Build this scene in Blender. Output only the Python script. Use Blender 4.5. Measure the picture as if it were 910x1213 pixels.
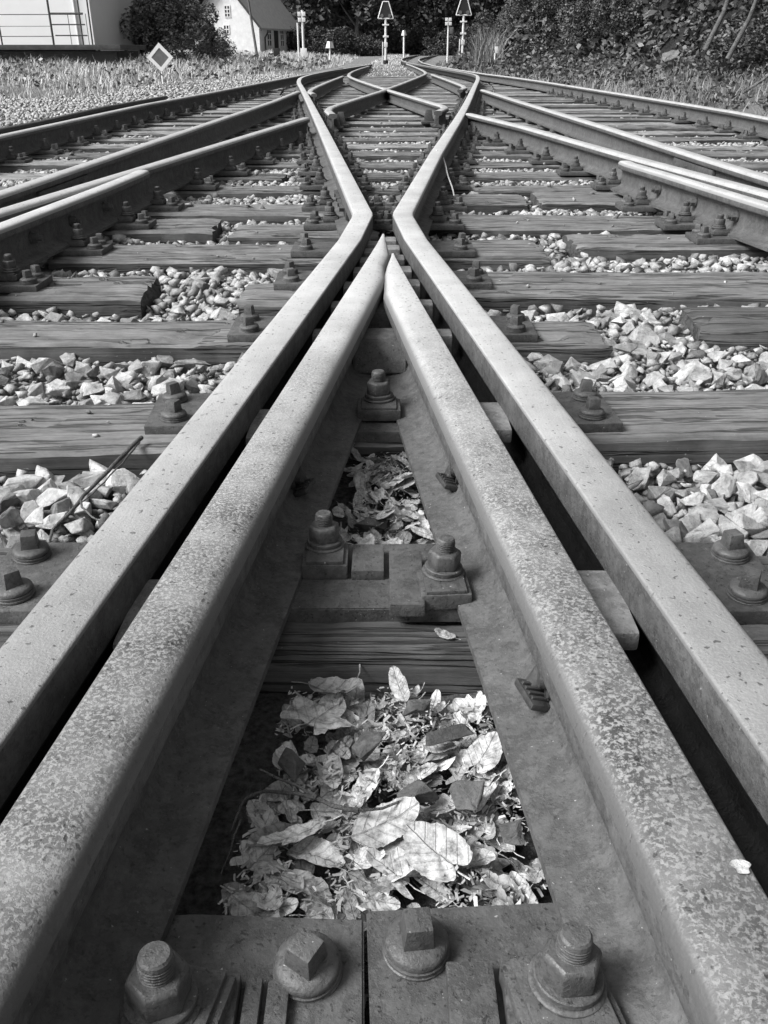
import bpy, bmesh, math, random
import numpy as np
from mathutils import Vector, Matrix, Euler, noise
R = math.radians
random.seed(7); rng = np.random.default_rng(7)
for o in list(bpy.data.objects): bpy.data.objects.remove(o)
sc = bpy.context.scene
COL = sc.collection
# ------------------------------------------------------------------ camera
CAMZ = 0.66; F = 1050.0; CX = 455.0; CY = 606.5; HOR = 57.0
TH = math.atan((CY - HOR) / F)
cam = bpy.data.objects.new('camera', bpy.data.cameras.new('camera')); COL.objects.link(cam)
cam.location = (0, 0, CAMZ); cam.rotation_euler = (math.pi/2 - TH, 0, 0)
cam.data.sensor_fit = 'VERTICAL'; cam.data.sensor_height = 24; cam.data.lens = 24*F/1213
cam.data.clip_start = 0.02; cam.data.clip_end = 2000
sc.camera = cam
# ------------------------------------------------------------------ light (neutral: the picture is black and white)
SUN_EL, SUN_AZ = 46, -112          # azimuth measured from +Y (view direction) to the left
w = bpy.data.worlds.new('World'); sc.world = w; w.use_nodes = True
nt = w.node_tree; bg = nt.nodes['Background']
sky = nt.nodes.new('ShaderNodeTexSky'); sky.sky_type = 'NISHITA'; sky.sun_disc = False
sky.sun_elevation = R(SUN_EL); sky.sun_rotation = R(SUN_AZ); sky.dust_density = 3.0; sky.air_density = 1.0
bw = nt.nodes.new('ShaderNodeRGBToBW'); nt.links.new(sky.outputs[0], bw.inputs[0]); nt.links.new(bw.outputs[0], bg.inputs[0])
bg.inputs[1].default_value = 0.105
sd = bpy.data.lights.new('sun', 'SUN'); sd.energy = 2.6; sd.angle = R(26); sd.color = (1, 1, 1)
sun = bpy.data.objects.new('sun', sd); COL.objects.link(sun)
sdir = Vector((math.sin(R(SUN_AZ))*math.cos(R(SUN_EL)), math.cos(R(SUN_AZ))*math.cos(R(SUN_EL)), math.sin(R(SUN_EL))))
sun.rotation_euler = sdir.to_track_quat('Z', 'Y').to_euler()
sc.view_settings.view_transform = 'Standard'; sc.view_settings.look = 'None'
sc.view_settings.exposure = 0.85; sc.view_settings.gamma = 1; sc.view_settings.use_curve_mapping = False

# ------------------------------------------------------------------ pixel (910x1213) -> world point of the place
def ray(px, py):
    a = (px-CX)/F; b = (CY-py)/F
    return Vector((a, math.cos(TH)+b*math.sin(TH), -math.sin(TH)+b*math.cos(TH)))
def G(px, py, z=0.0):
    d = ray(px, py); t = (z-CAMZ)/d.z; return Vector((d.x*t, d.y*t, z))
def H(px, py, Y):
    d = ray(px, py); t = Y/d.y; return Vector((d.x*t, Y, CAMZ+d.z*t))
def proj(x, y, z):
    zc = y*math.cos(TH)+(CAMZ-z)*math.sin(TH); yc = y*math.sin(TH)-(CAMZ-z)*math.cos(TH)
    return CX+F*x/zc, CY-F*yc/zc, zc

# ------------------------------------------------------------------ helpers
def tag(o, label=None, cat=None, group=None, kind=None):
    if label: o['label'] = label
    if cat: o['category'] = cat
    if group: o['group'] = group
    if kind: o['kind'] = kind
    return o
def link(name, me, mats=(), parent=None):
    o = bpy.data.objects.new(name, me); COL.objects.link(o)
    if me is not None and not me.materials:
        for m in (mats if isinstance(mats, (list, tuple)) else [mats]): me.materials.append(m)
    if parent is not None: o.parent = parent
    return o
def finish(bm, name, ang=35, smooth=True):
    bmesh.ops.recalc_face_normals(bm, faces=bm.faces)
    for f in bm.faces: f.smooth = smooth
    for e in bm.edges:
        if len(e.link_faces) == 2 and e.calc_face_angle(0) > R(ang): e.smooth = False
    me = bpy.data.meshes.new(name); bm.to_mesh(me); bm.free(); return me
def empty(name, loc=(0, 0, 0), rz=0):
    o = bpy.data.objects.new(name, None); COL.objects.link(o); o.location = loc; o.rotation_euler = (0, 0, rz); o.empty_display_size = .05
    return o
def copy_tree(o, parent=None):
    c = o.copy(); COL.objects.link(c); c.parent = parent
    for ch in list(o.children): copy_tree(ch, c)
    return c
def raw_mesh(name, V, faces_n, FI, attr=None, smooth=False):
    """V (n,3), FI flat index array, faces_n verts per face"""
    me = bpy.data.meshes.new(name); nf = len(FI)//faces_n
    me.vertices.add(len(V)); me.vertices.foreach_set('co', np.asarray(V, np.float32).ravel())
    me.loops.add(len(FI)); me.loops.foreach_set('vertex_index', np.asarray(FI, np.int32))
    me.polygons.add(nf); me.polygons.foreach_set('loop_start', np.arange(0, nf*faces_n, faces_n, dtype=np.int32))
    if attr is not None:
        a = me.attributes.new('v', 'FLOAT', 'POINT'); a.data.foreach_set('value', np.asarray(attr, np.float32))
    me.update(calc_edges=True)
    if smooth: me.polygons.foreach_set('use_smooth', np.ones(nf, bool))
    me.validate(); return me
def add_box(bm, c, s, rz=0, bev=0.0, rot=None, taper=0):
    r = bmesh.ops.create_cube(bm, size=1)
    vs = r['verts']
    for v in vs:
        k = 1-taper if v.co.z > 0 else 1
        v.co = Vector((v.co.x*s[0]*k, v.co.y*s[1]*k, v.co.z*s[2]))
    M = Matrix.Translation(c) @ (rot.to_4x4() if rot else Matrix.Rotation(rz, 4, 'Z'))
    if bev:
        es = list({e for v in vs for e in v.link_edges})
        rr = bmesh.ops.bevel(bm, geom=es, offset=bev, segments=2, profile=.6, affect='EDGES')
        vs = list({v for f in rr['faces'] for v in f.verts} | {v for v in vs if v.is_valid})
        # gather the whole island
        seen = set(vs); st = list(vs)
        while st:
            v = st.pop()
            for e in v.link_edges:
                q = e.other_vert(v)
                if q not in seen: seen.add(q); st.append(q)
        vs = list(seen)
    bmesh.ops.transform(bm, matrix=M, verts=vs)
    return vs
def add_cyl(bm, c, r, h, n=20, r2=None, rot=None, bev=0):
    """stands on c, radius r at the bottom, r2 on top"""
    rr = bmesh.ops.create_cone(bm, cap_ends=True, segments=n, radius1=r, radius2=r if r2 is None else r2, depth=h)
    vs = rr['verts']
    M = (rot.to_4x4() if rot else Matrix()) @ Matrix.Translation((0, 0, h/2))
    bmesh.ops.transform(bm, matrix=Matrix.Translation(c) @ M, verts=vs); return vs
def add_lathe(bm, prof, n=24, c=(0, 0, 0)):
    rings = []
    for (r, z) in prof:
        rings.append([bm.verts.new((c[0]+r*math.cos(2*math.pi*i/n), c[1]+r*math.sin(2*math.pi*i/n), c[2]+z)) for i in range(n)])
    for a, b in zip(rings, rings[1:]):
        for i in range(n): bm.faces.new((a[i], a[(i+1) % n], b[(i+1) % n], b[i]))
    bm.faces.new(rings[-1]); bm.faces.new(rings[0][::-1])
def add_tube(bm, pts, rads, n=8):
    pts = [Vector(p) for p in pts]; rings = []
    for i, p in enumerate(pts):
        d = (pts[min(i+1, len(pts)-1)]-pts[max(i-1, 0)]).normalized()
        u = d.orthogonal().normalized() if i == 0 else (u-d*u.dot(d)).normalized()
        v = d.cross(u); r = rads[i] if isinstance(rads, (list, tuple)) else rads
        rings.append([bm.verts.new(p+u*(r*math.cos(2*math.pi*k/n))+v*(r*math.sin(2*math.pi*k/n))) for k in range(n)])
    for a, b in zip(rings, rings[1:]):
        for i in range(n): bm.faces.new((a[i], a[(i+1) % n], b[(i+1) % n], b[i]))
    bm.faces.new(rings[0][::-1]); bm.faces.new(rings[-1])

# ------------------------------------------------------------------ materials
def mat(name):
    m = bpy.data.materials.new(name); m.use_nodes = True; m.node_tree.nodes.clear()
    T = m.node_tree; out = T.nodes.new('ShaderNodeOutputMaterial'); b = T.nodes.new('ShaderNodeBsdfPrincipled')
    T.links.new(b.outputs[0], out.inputs[0]); return m, T, b
def N(T, t, **k):
    n = T.nodes.new(t)
    for a, v in k.items():
        if a in n.inputs: n.inputs[a].default_value = v
        else: setattr(n, a, v)
    return n
def pos(T, scale=(1, 1, 1), obj=False):
    src = N(T, 'ShaderNodeTexCoord').outputs['Object'] if obj else N(T, 'ShaderNodeNewGeometry').outputs['Position']
    mp = N(T, 'ShaderNodeMapping'); mp.inputs['Scale'].default_value = scale
    T.links.new(src, mp.inputs[0]); return mp.outputs[0]
def ns(T, vec, scale, detail=4, rough=.6, out=0):
    n = N(T, 'ShaderNodeTexNoise', Scale=scale, Detail=detail, Roughness=rough); T.links.new(vec, n.inputs['Vector']); return n.outputs[out]
def ramp(T, fac, stops):
    r = N(T, 'ShaderNodeValToRGB'); el = r.color_ramp.elements
    while len(el) < len(stops): el.new(.5)
    for e, (p, v) in zip(el, stops): e.position = p; e.color = (v, v, v, 1)
    T.links.new(fac, r.inputs[0]); return r.outputs[0]
def mth(T, op, a, b=None, c=None):
    n = N(T, 'ShaderNodeMath', operation=op)
    for i, x in enumerate((a, b, c)):
        if x is None: continue
        if isinstance(x, (int, float)): n.inputs[i].default_value = x
        else: T.links.new(x, n.inputs[i])
    return n.outputs[0]
def bump(T, b, h, strength=.5, dist=.002):
    n = N(T, 'ShaderNodeBump', Strength=strength, Distance=dist); T.links.new(h, n.inputs['Height']); T.links.new(n.outputs[0], b.inputs['Normal'])
def rgb(T, b, v): T.links.new(v, b.inputs['Base Color'])

def m_steel(name, lo, hi, rough=.55, metal=0.0, speck=.35, scale=1):
    m, T, b = mat(name); p = pos(T)
    big = ramp(T, ns(T, p, 9*scale, 8, .72), [(.3, lo), (.7, hi)])
    sp = ramp(T, ns(T, p, 170*scale, 3, .6), [(.60, 1), (.68, 1-speck)])
    flake = ramp(T, ns(T, p, 42*scale, 6, .75), [(.50, 1), (.54, .78), (.60, .74), (.64, 1.05)])
    dust = ramp(T, ns(T, p, 75*scale, 5, .85), [(.42, .82), (.70, 1.25)])
    wh = ramp(T, ns(T, p, 210*scale, 2, .5), [(.735, 0), (.76, .22)])
    c = mth(T, 'ADD', mth(T, 'MULTIPLY', mth(T, 'MULTIPLY', mth(T, 'MULTIPLY', big, sp), dust), flake), wh if speck else 0.); rgb(T, b, c)
    T.links.new(ramp(T, ns(T, p, 30*scale, 5, .7), [(.3, rough-.12), (.7, min(1, rough+.2))]), b.inputs['Roughness']); b.inputs['Metallic'].default_value = metal
    h = mth(T, 'ADD', mth(T, 'ADD', ns(T, p, 260*scale, 3, .6), mth(T, 'MULTIPLY', sp, .7)), mth(T, 'MULTIPLY', flake, 1.2))
    bump(T, b, h, .6, .0014); return m
M_side = m_steel('rusty_steel', .075, .14, .62)
M_plate = m_steel('old_plate_iron', .06, .12, .6, speck=.6)
M_bolt = m_steel('bolt_iron', .06, .14, .5, speck=.5)
M_gap_shade = m_steel('greasy_gap_shade', .008, .018, .5, speck=0)  # shadow in the flangeways painted as near-black colour, along with grease
M_iron_dark = m_steel('dark_iron', .035, .07, .6)

def m_head(name, v, pit_lo, pit_amt_near, fine=210, shade_k=.55, gauge=None):
    """rail top: worn bright where wheels run, pitted and speckled on the near (unused) end, foreground shade painted in there; corners smoother than the flat top"""
    m, T, b = mat(name); p = pos(T)
    sp = N(T, 'ShaderNodeSeparateXYZ'); T.links.new(p, sp.inputs[0])
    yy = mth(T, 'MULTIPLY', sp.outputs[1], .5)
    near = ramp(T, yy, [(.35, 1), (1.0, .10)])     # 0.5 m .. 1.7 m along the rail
    near_shade = ramp(T, yy, [(.2, shade_k), (.6, .5+shade_k*.5), (1.0, 1)])  # near end darkened: foreground shade painted into the colour, along with rust film
    n = N(T, 'ShaderNodeTexNoise', Scale=fine, Detail=5, Roughness=.7, Distortion=.3); T.links.new(p, n.inputs['Vector'])
    s = ramp(T, n.outputs[0], [(.47, 1), (.57, 0)])
    patch = ramp(T, ns(T, p, 11, 5, .65), [(.3, .25), (.65, 1)])
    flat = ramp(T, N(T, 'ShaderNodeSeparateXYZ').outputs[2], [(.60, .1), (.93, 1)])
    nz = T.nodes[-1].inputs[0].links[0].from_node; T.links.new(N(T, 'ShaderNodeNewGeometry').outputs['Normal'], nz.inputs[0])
    fac = mth(T, 'MULTIPLY', mth(T, 'MULTIPLY', mth(T, 'MULTIPLY', s, near), mth(T, 'MULTIPLY', patch, pit_amt_near)), flat)
    pits = ramp(T, ns(T, p, 130, 2, .5), [(.65, 1), (.70, .4)])
    scr = N(T, 'ShaderNodeTexNoise', Scale=1., Detail=3, Roughness=.6); T.links.new(pos(T, (420, 6, 420)), scr.inputs['Vector'])
    base = mth(T, 'MULTIPLY', mth(T, 'MULTIPLY', ramp(T, ns(T, p, 6, 7, .75), [(.3, v*.75), (.7, v*1.12)]), pits), ramp(T, scr.outputs[0], [(.3, .95), (.7, 1.03)]))
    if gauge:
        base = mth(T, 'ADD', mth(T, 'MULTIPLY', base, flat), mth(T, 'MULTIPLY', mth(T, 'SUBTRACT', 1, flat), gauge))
    base = mth(T, 'MULTIPLY', base, near_shade)
    c = mth(T, 'MULTIPLY', base, mth(T, 'SUBTRACT', 1, mth(T, 'MULTIPLY', fac, 1-pit_lo))); rgb(T, b, c)
    b.inputs['Roughness'].default_value = .45; b.inputs['Metallic'].default_value = .1
    bump(T, b, mth(T, 'ADD', mth(T, 'SUBTRACT', ns(T, p, 300, 3), mth(T, 'MULTIPLY', fac, .9)), pits), .6, .0010); return m
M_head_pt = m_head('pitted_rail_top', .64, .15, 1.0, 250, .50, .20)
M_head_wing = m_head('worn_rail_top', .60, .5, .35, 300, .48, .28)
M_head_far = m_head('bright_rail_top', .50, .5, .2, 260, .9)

def m_wood(name, lo, hi, crack=.6):
    m, T, b = mat(name); tc = N(T, 'ShaderNodeTexCoord'); oi = N(T, 'ShaderNodeObjectInfo')
    va = N(T, 'ShaderNodeVectorMath', operation='ADD'); T.links.new(tc.outputs['Object'], va.inputs[0])
    cm = N(T, 'ShaderNodeCombineXYZ'); T.links.new(mth(T, 'MULTIPLY', oi.outputs['Random'], 37.), cm.inputs[0]); T.links.new(mth(T, 'MULTIPLY', oi.outputs['Random'], 11.), cm.inputs[1]); T.links.new(cm.outputs[0], va.inputs[1])
    def st(s):
        mp = N(T, 'ShaderNodeMapping'); mp.inputs['Scale'].default_value = s; T.links.new(va.outputs[0], mp.inputs[0]); return mp.outputs[0]
    gr = N(T, 'ShaderNodeTexNoise', Scale=1., Detail=8, Roughness=.75, Distortion=.08); T.links.new(st((1.6, 120, 120)), gr.inputs['Vector'])
    g = ramp(T, gr.outputs[0], [(.3, lo), (.7, hi)])
    ck = N(T, 'ShaderNodeTexNoise', Scale=1., Detail=4, Roughness=.7, Distortion=.1); T.links.new(st((.6, 16, 16)), ck.inputs['Vector'])
    cr = ramp(T, mth(T, 'ABSOLUTE', mth(T, 'SUBTRACT', ck.outputs[0], .5)), [(.0, 1-crack), (.010, 1-crack*.8), (.020, 1)])
    bl = ramp(T, ns(T, st((2, 4, 4)), 3.5, 7, .72), [(.3, .5), (.7, 1.3)])
    c = mth(T, 'MULTIPLY', mth(T, 'MULTIPLY', g, cr), bl)
    fl = ramp(T, ns(T, st((70, 160, 160)), 1, 2, .5), [(.73, 0), (.78, .16)])
    rgb(T, b, mth(T, 'ADD', c, fl)); b.inputs['Roughness'].default_value = .85
    bump(T, b, mth(T, 'ADD', mth(T, 'MULTIPLY', gr.outputs[0], .5), mth(T, 'MULTIPLY', cr, 1.4)), 1.0, .006); return m
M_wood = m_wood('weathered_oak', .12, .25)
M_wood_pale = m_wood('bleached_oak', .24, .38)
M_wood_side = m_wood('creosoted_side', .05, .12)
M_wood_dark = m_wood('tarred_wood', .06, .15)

def m_stone(name, lo, hi, attr):
    m, T, b = mat(name); p = pos(T)
    if attr: v = N(T, 'ShaderNodeAttribute', attribute_name='v').outputs['Fac']
    else: v = N(T, 'ShaderNodeObjectInfo').outputs['Random']
    base = ramp(T, v, [(0, lo), (.35, (lo+hi)*.5), (1, hi)])
    c = mth(T, 'MULTIPLY', base, ramp(T, ns(T, p, 45, 6, .7), [(.32, .45), (.6, 1.15)]))
    c = mth(T, 'MULTIPLY', c, ramp(T, ns(T, p, 260, 2, .5), [(.6, 1), (.72, .6)]))
    rgb(T, b, c); b.inputs['Roughness'].default_value = .8
    bump(T, b, ns(T, p, 95, 6, .75), .9, .005); return m
M_stone = m_stone('crushed_stone', .17, .60, False)
M_stone_s = m_stone('crushed_stone_mass', .17, .56, True)
M_stone_dk = m_stone('damp_stone', .07, .15, False)

def m_leafdead(name):
    m, T, b = mat(name); p = pos(T, obj=True)
    s = N(T, 'ShaderNodeSeparateXYZ'); T.links.new(p, s.inputs[0])
    ay = mth(T, 'ABSOLUTE', s.outputs[1])
    mid = ramp(T, mth(T, 'MULTIPLY', ay, 100), [(.03, 0), (.10, 1)])
    w_ = mth(T, 'SINE', mth(T, 'SUBTRACT', mth(T, 'MULTIPLY', s.outputs[0], 520), mth(T, 'MULTIPLY', ay, 420)))
    side = ramp(T, w_, [(.86, 1), (.97, .0)])
    vein = mth(T, 'MULTIPLY', mid, mth(T, 'ADD', mth(T, 'MULTIPLY', side, .45), .55))
    oi = N(T, 'ShaderNodeObjectInfo')
    base = ramp(T, oi.outputs['Random'], [(0, .20), (.45, .48), (1, .78)])
    pw = pos(T)
    bl = ramp(T, ns(T, pw, 70, 7, .8), [(.36, .35), (.56, 1.1)])
    c = mth(T, 'MULTIPLY', mth(T, 'MULTIPLY', base, bl), mth(T, 'ADD', mth(T, 'MULTIPLY', vein, .3), .7))
    rgb(T, b, c); b.inputs['Roughness'].default_value = .6
    bump(T, b, mth(T, 'ADD', vein, ns(T, pw, 120, 4)), .7, .0025); return m
M_dleaf = m_leafdead('dry_leaf')
def m_attr(name, lo, hi, rough=.7, trans=0, mult=None):
    m, T, b = mat(name); v = N(T, 'ShaderNodeAttribute', attribute_name='v').outputs['Fac']
    rgb(T, b, ramp(T, v, [(0, lo), (1, hi)])); b.inputs['Roughness'].default_value = rough
    b.inputs['Specular IOR Level'].default_value = .3
    return m
M_leaf = m_attr('green_leaf', .035, .20, .5)
M_leaf_dark = m_attr('forest_leaf', .03, .12, .55)
M_leaf_bush = m_attr('bush_leaf', .06, .36, .5)
M_grass = m_attr('dry_grass', .30, .72, .8)
M_reed = m_attr('dark_dry_grass', .10, .34, .8)
M_crumb = m_attr('leaf_crumbs', .12, .6, .8)
def m_noise(name, stops, scale, rough=.85, detail=6, bs=.5, bd=.01, obj=False):
    m, T, b = mat(name); p = pos(T, obj=obj); n = ns(T, p, scale, detail, .65)
    rgb(T, b, ramp(T, n, stops)); b.inputs['Roughness'].default_value = rough; bump(T, b, ns(T, p, scale*4, 5, .7), bs, bd); return m
M_ground = m_noise('gravel_and_earth', [(.35, .10), (.65, .30)], 45, bs=1, bd=.02)
M_hill = m_noise('dark_undergrowth', [(.35, .015), (.7, .05)], 2.0, bs=1, bd=.3)
M_bark = m_noise('bark', [(.3, .06), (.7, .17)], 14, bs=1, bd=.02)
M_pale = m_noise('pale_rock', [(.3, .10), (.7, .30)], 9, bs=1, bd=.05)
M_white = m_noise('white_plaster', [(.3, .84), (.7, .88)], 3, bs=.1)
M_plaster = m_noise('house_plaster', [(.3, .60), (.7, .76)], 3, bs=.2)
M_roof = m_noise('fibre_cement_roof', [(.3, .24), (.7, .34)], 4, bs=.3)
M_paint = m_noise('white_paint', [(.3, .72), (.7, .82)], 20, .5, bs=.1)
M_dark = m_noise('dark_paint', [(.3, .015), (.7, .035)], 20, .5, bs=.1)
M_conc = m_noise('dark_concrete', [(.3, .04), (.7, .09)], 5, bs=.5)
M_glass, T_, b_ = mat('window_glass'); b_.inputs['Base Color'].default_value = (.03, .03, .03, 1); b_.inputs['Roughness'].default_value = .1
M_signgrey = m_noise('grey_enamel', [(.3, .10), (.7, .16)], 10, .4, bs=.1)
M_dirt = m_noise('leaf_mould', [(.35, .04), (.65, .22)], 110, bs=1, bd=.01)

# ------------------------------------------------------------------ rail lines (top of rail z = .16)
ZT = .16; ZB = .0205; RH = ZT-ZB
def Yrow(py, z=ZT): return G(CX, py, z).y
def Xpx(px, py, z=ZT): return G(px, py, z).x
def line_x(p0, p1):            # straight ground line through two pixels -> x(Y)
    a, b = G(*p0, ZT), G(*p1, ZT); k = (b.x-a.x)/(b.y-a.y)
    return lambda Y: a.x+(Y-a.y)*k
LPo = line_x((454, 277), (126, 780))      # outer edge, left point rail
RPo = line_x((465, 298), (758, 797))      # outer edge, right point rail
HW = .073

def build_rail(name, st, mats, foot=(.065, .065), dz=0.0, parent=None, cap=True, crisp=(1, 1), deep=0.0, gap_shade=(0, 0), gauge=0):
    """st: list of (Y, XL, XR[, cx]) cross-sections of constant Y"""
    bm = bmesh.new(); rings = []
    tags = None
    for s in st:
        Y, XL, XR = s[:3]; hw = (XR-XL)/2; cx = s[3] if len(s) > 3 else (XL+XR)/2
        k = min(1, hw/.03); wl = min(.0085, hw*.7)
        if hw < .03: cx = (XL+XR)/2
        fl, fr = (s[4], s[5]) if len(s) > 5 else foot
        def half(sg, X, f, c):
            q = 1/c if c else 1
            return [(cx+sg*f, 0, 0), (cx+sg*f, .0105, 0), (cx+sg*(.028 if f > .03 else f*.9), .0175, 0), (cx+sg*(wl+.006*k), .024, 0), (cx+sg*wl, .034, 0), (cx+sg*wl, .088-deep, 0),
                    (cx+sg*(wl+.004*k), .097-deep, 0), (X-sg*.004*k, .1035-deep, 0), (X-sg*.0015*k, .106-deep, 0), (X-sg*.0004, .110-deep, 0), (X, .1396-.0150*c, 1), (X-sg*.0024*c, .1396-.0080*c, 1),
                    (X-sg*.0070*c, .1396-.0034*c, 1), (X-sg*.0140*c, .1396-.0010*c, 1), (X-sg*min(.028 if c < 1.4 else .030, hw*.75), .1396, 1)]
        P = half(-1, XL, fl, crisp[0]*k); Q = half(1, XR, fr, crisp[1]*k)
        pr = P + Q[::-1]; tags = [p[2] for p in pr]
        rings.append([bm.verts.new((p[0], Y, ZB+dz+p[1])) for p in pr])
    n = len(rings[0])
    for a, b in zip(rings, rings[1:]):
        for i in range(n):
            j = (i+1) % n
            f = bm.faces.new((a[i], a[j], b[j], b[i]))
            f.material_index = 1 if (tags[i] and tags[j]) else 0
            if not f.material_index and ((gap_shade[0] and i < 9) or (gap_shade[1] and 19 < i < 29)): f.material_index = 2  # gap-side web and foot take the painted shadow
            if gauge == 1 and 9 <= i < 13: f.material_index = 3
            if gauge == 2 and 16 <= i < 20: f.material_index = 3
    if cap:
        bm.faces.new(rings[0][::-1]); bm.faces.new(rings[-1])
    return link(name, finish(bm, name, 38), mats, parent)
def smooth_pts(pts, it=2):
    for _ in range(it):
        q = [pts[0]]
        for a, b in zip(pts, pts[1:]): q += [a*.75+b*.25, a*.25+b*.75]
        q.append(pts[-1]); pts = q
    return pts
LINES = {}
def px_rail(key, pix, label, mats=None, w_=.071, it=1, foot=(.065, .065), dz=0.0, group=None, dens=None, name='rail'):
    P = [G(x, y, ZT) for x, y in pix]; P.sort(key=lambda v: v.y)
    P = smooth_pts(P, it)
    LINES[key] = (np.array([p.y for p in P]), np.array([p.x for p in P]))
    st = []
    for i, p in enumerate(P):
        d = P[min(i+1, len(P)-1)]-P[max(i-1, 0)]; k = min(math.hypot(1, d.x/max(d.y, 1e-4)), 1.6)
        st.append((p.y, p.x-w_/2*k, p.x+w_/2*k))
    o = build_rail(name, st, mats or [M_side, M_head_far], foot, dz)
    return tag(o, label, 'rail', group)
def xat(key, Y): return float(np.interp(Y, *LINES[key]))
def xline(key, Y):             # with linear extrapolation
    ys, xs = LINES[key]
    if Y < ys[0]: return xs[0]+(Y-ys[0])*(xs[1]-xs[0])/(ys[1]-ys[0])
    if Y > ys[-1]: return xs[-1]
    return float(np.interp(Y, ys, xs))

# left point rail (its planed end is the nose of the crossing)
yt, yj, ym = Yrow(277), Yrow(299), Yrow(326)
st = []
for Y in [-.6, .1, .3, .5, .8, 1.1, 1.4, 1.7, 1.9, ym]:
    x = LPo(Y); st.append((Y, x, x+HW, x+HW/2, .052, .066))
x = LPo(Yrow(312)); st.append((Yrow(312), x, Xpx(456.5, 312), x+.03, .03, .03))
x = LPo(yj); st.append((yj, x, Xpx(462.5, 299), x+.02, .02, .02))
x = LPo(Yrow(288)); st.append((Yrow(288), x, Xpx(459, 288), x+.012, .012, .012))
x = LPo(yt); st.append((yt, x-.002, x+.004, x+.001, .004, .004))
ptL = build_rail('point_rail', st, [M_side, M_head_pt, M_gap_shade], crisp=(.28, 1.4), deep=.010, gap_shade=(1, 0))
tag(ptL, 'left rail of the foreground V, speckled, running on to the sharp nose', 'rail')
st = []
for Y in [-.6, .1, .3, .5, .8, 1.1, 1.4, 1.7, 1.85, Yrow(343)]:
    x = RPo(Y); st.append((Y, x-HW, x, x-HW/2, .066, .052))
for (py, lx) in ((334, 454.5), (322, 454), (312, 457.5), (303, 462.5)):
    Y = Yrow(py); x = RPo(Y); l = Xpx(lx, py)+.0012; st.append((Y, l, x, (l+x)/2, min(.04, (x-l)*.5), min(.04, (x-l)*.5)))
Y = Yrow(299.5); x = RPo(Y); st.append((Y, x-.004, x+.0015, x-.001, .003, .003))
ptR = build_rail('point_rail', st, [M_side, M_head_pt, M_gap_shade], dz=-.0012, crisp=(1.35, .28), deep=.010, gap_shade=(0, 1))
tag(ptR, 'right rail of the foreground V, speckled, butted against its longer neighbour', 'rail')
def lockbolt(parent, x, Y, side):
    bm = bmesh.new(); rot = Euler((0, R(-90*side), 0)).to_matrix()
    add_cyl(bm, (x+side*.003, Y, .072), .024, .007, 20, .022, rot=rot); add_cyl(bm, (x-side*.004, Y, .072), .013, .008, 14, .011, rot=rot)
    link('web_bolt', finish(bm, 'web_bolt'), M_iron_dark, parent)
    bm = bmesh.new(); rt = Euler((R(4), R(side*22), R(side*18))).to_matrix()
    add_box(bm, (x-side*.018, Y-.004, .052), (.024, .044, .009), bev=.0035, rot=rt); add_cyl(bm, (x-side*.012, Y+.014, .050), .012, .026, 14, .010, rot=rt)
    for q in (-.012, -.004, .004, .012): add_box(bm, Vector((x-side*.018, Y-.004, .052))+rt@Vector((0, q, .0055)), (.019, .0038, .004), bev=.001, rot=rt)
    link('locking_tab', finish(bm, 'locking_tab'), M_iron_dark, parent)
for Y in (Yrow(720), Yrow(494)):
    lockbolt(ptR, RPo(Y)-HW/2-.008, Y, 1)
lockbolt(ptL, LPo(Yrow(500))+HW/2+.008, Yrow(500), -1)
bm = bmesh.new(); c = G(878, 1027, ZT)
pts = [bm.verts.new((c.x+.0062*math.cos(a)*(1+.25*math.sin(3*a)+.12*math.sin(7*a)), c.y+.0075*math.sin(a)*(1+.2*math.cos(2*a)), .1604)) for a in np.linspace(0, 6.1, 30)]
bm.faces.new(pts); link('bird_dropping', finish(bm, 'bird_dropping'), m_noise('bird_lime', [(.35, .30), (.6, .72)], 160, bs=1, bd=.002), ptR)

# wing rails: straight beside the V, bent at the knuckle, on to the far crossing
def wing(key, edge_a, edge_b, side, pix, label):
    e = line_x(edge_a, edge_b); far = [G(x, y, ZT) for x, y in pix]
    pts = []
    for Y in [-.6, .2, .6, 1.0, 1.4, 1.9, 2.3, 2.7]: pts.append(Vector((e(Y)-side*.036, Y, 0)))
    k0 = far[0]; k0 = Vector((k0.x, k0.y, 0))
    P = pts + [k0.lerp(pts[-1], .25), k0.lerp(pts[-1], .06)]
    f1 = Vector((far[1].x, far[1].y, 0)); P += [k0.lerp(f1, .02), k0.lerp(f1, .09)] + [Vector((p.x, p.y, 0)) for p in far[1:]]
    n0 = len(pts)+4
    P = P[:n0] + smooth_pts(P[n0:], 2)
    LINES[key] = (np.array([p.y for p in P]), np.array([p.x for p in P]))
    inner = .05 if side > 0 else .065; outer = .065 if side > 0 else .05
    st = [(p.y, p.x-.036, p.x+.036, p.x, .046 if side > 0 else .066, .066 if side > 0 else .046) for p in P]
    return tag(build_rail('wing_rail', st, [M_side, M_head_wing, M_gap_shade], dz=.0006*side, crisp=(.3, .7) if side > 0 else (.7, .3), deep=.020, gap_shade=(1, 0) if side > 0 else (0, 1)), label, 'rail')
wR = wing('wR', (604, 400), (910, 772), 1, [(477, 253), (517, 181), (550, 130), (563, 101), (567, 93), (565, 88), (535, 83), (508, 78.5), (480, 74), (474, 70), (483, 67), (500, 64.5), (520, 62.8)],
     'right wing rail with a bent knuckle just past the nose of the crossing')
wL = wing('wL', (301, 400), (0, 758), -1, [(430, 253), (402, 194), (376, 139), (358, 104), (353, 96.5), (357, 90.5), (385, 84.5), (412, 80.5), (440, 76)],
     'left wing rail with a bent knuckle just past the nose of the crossing')
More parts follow.
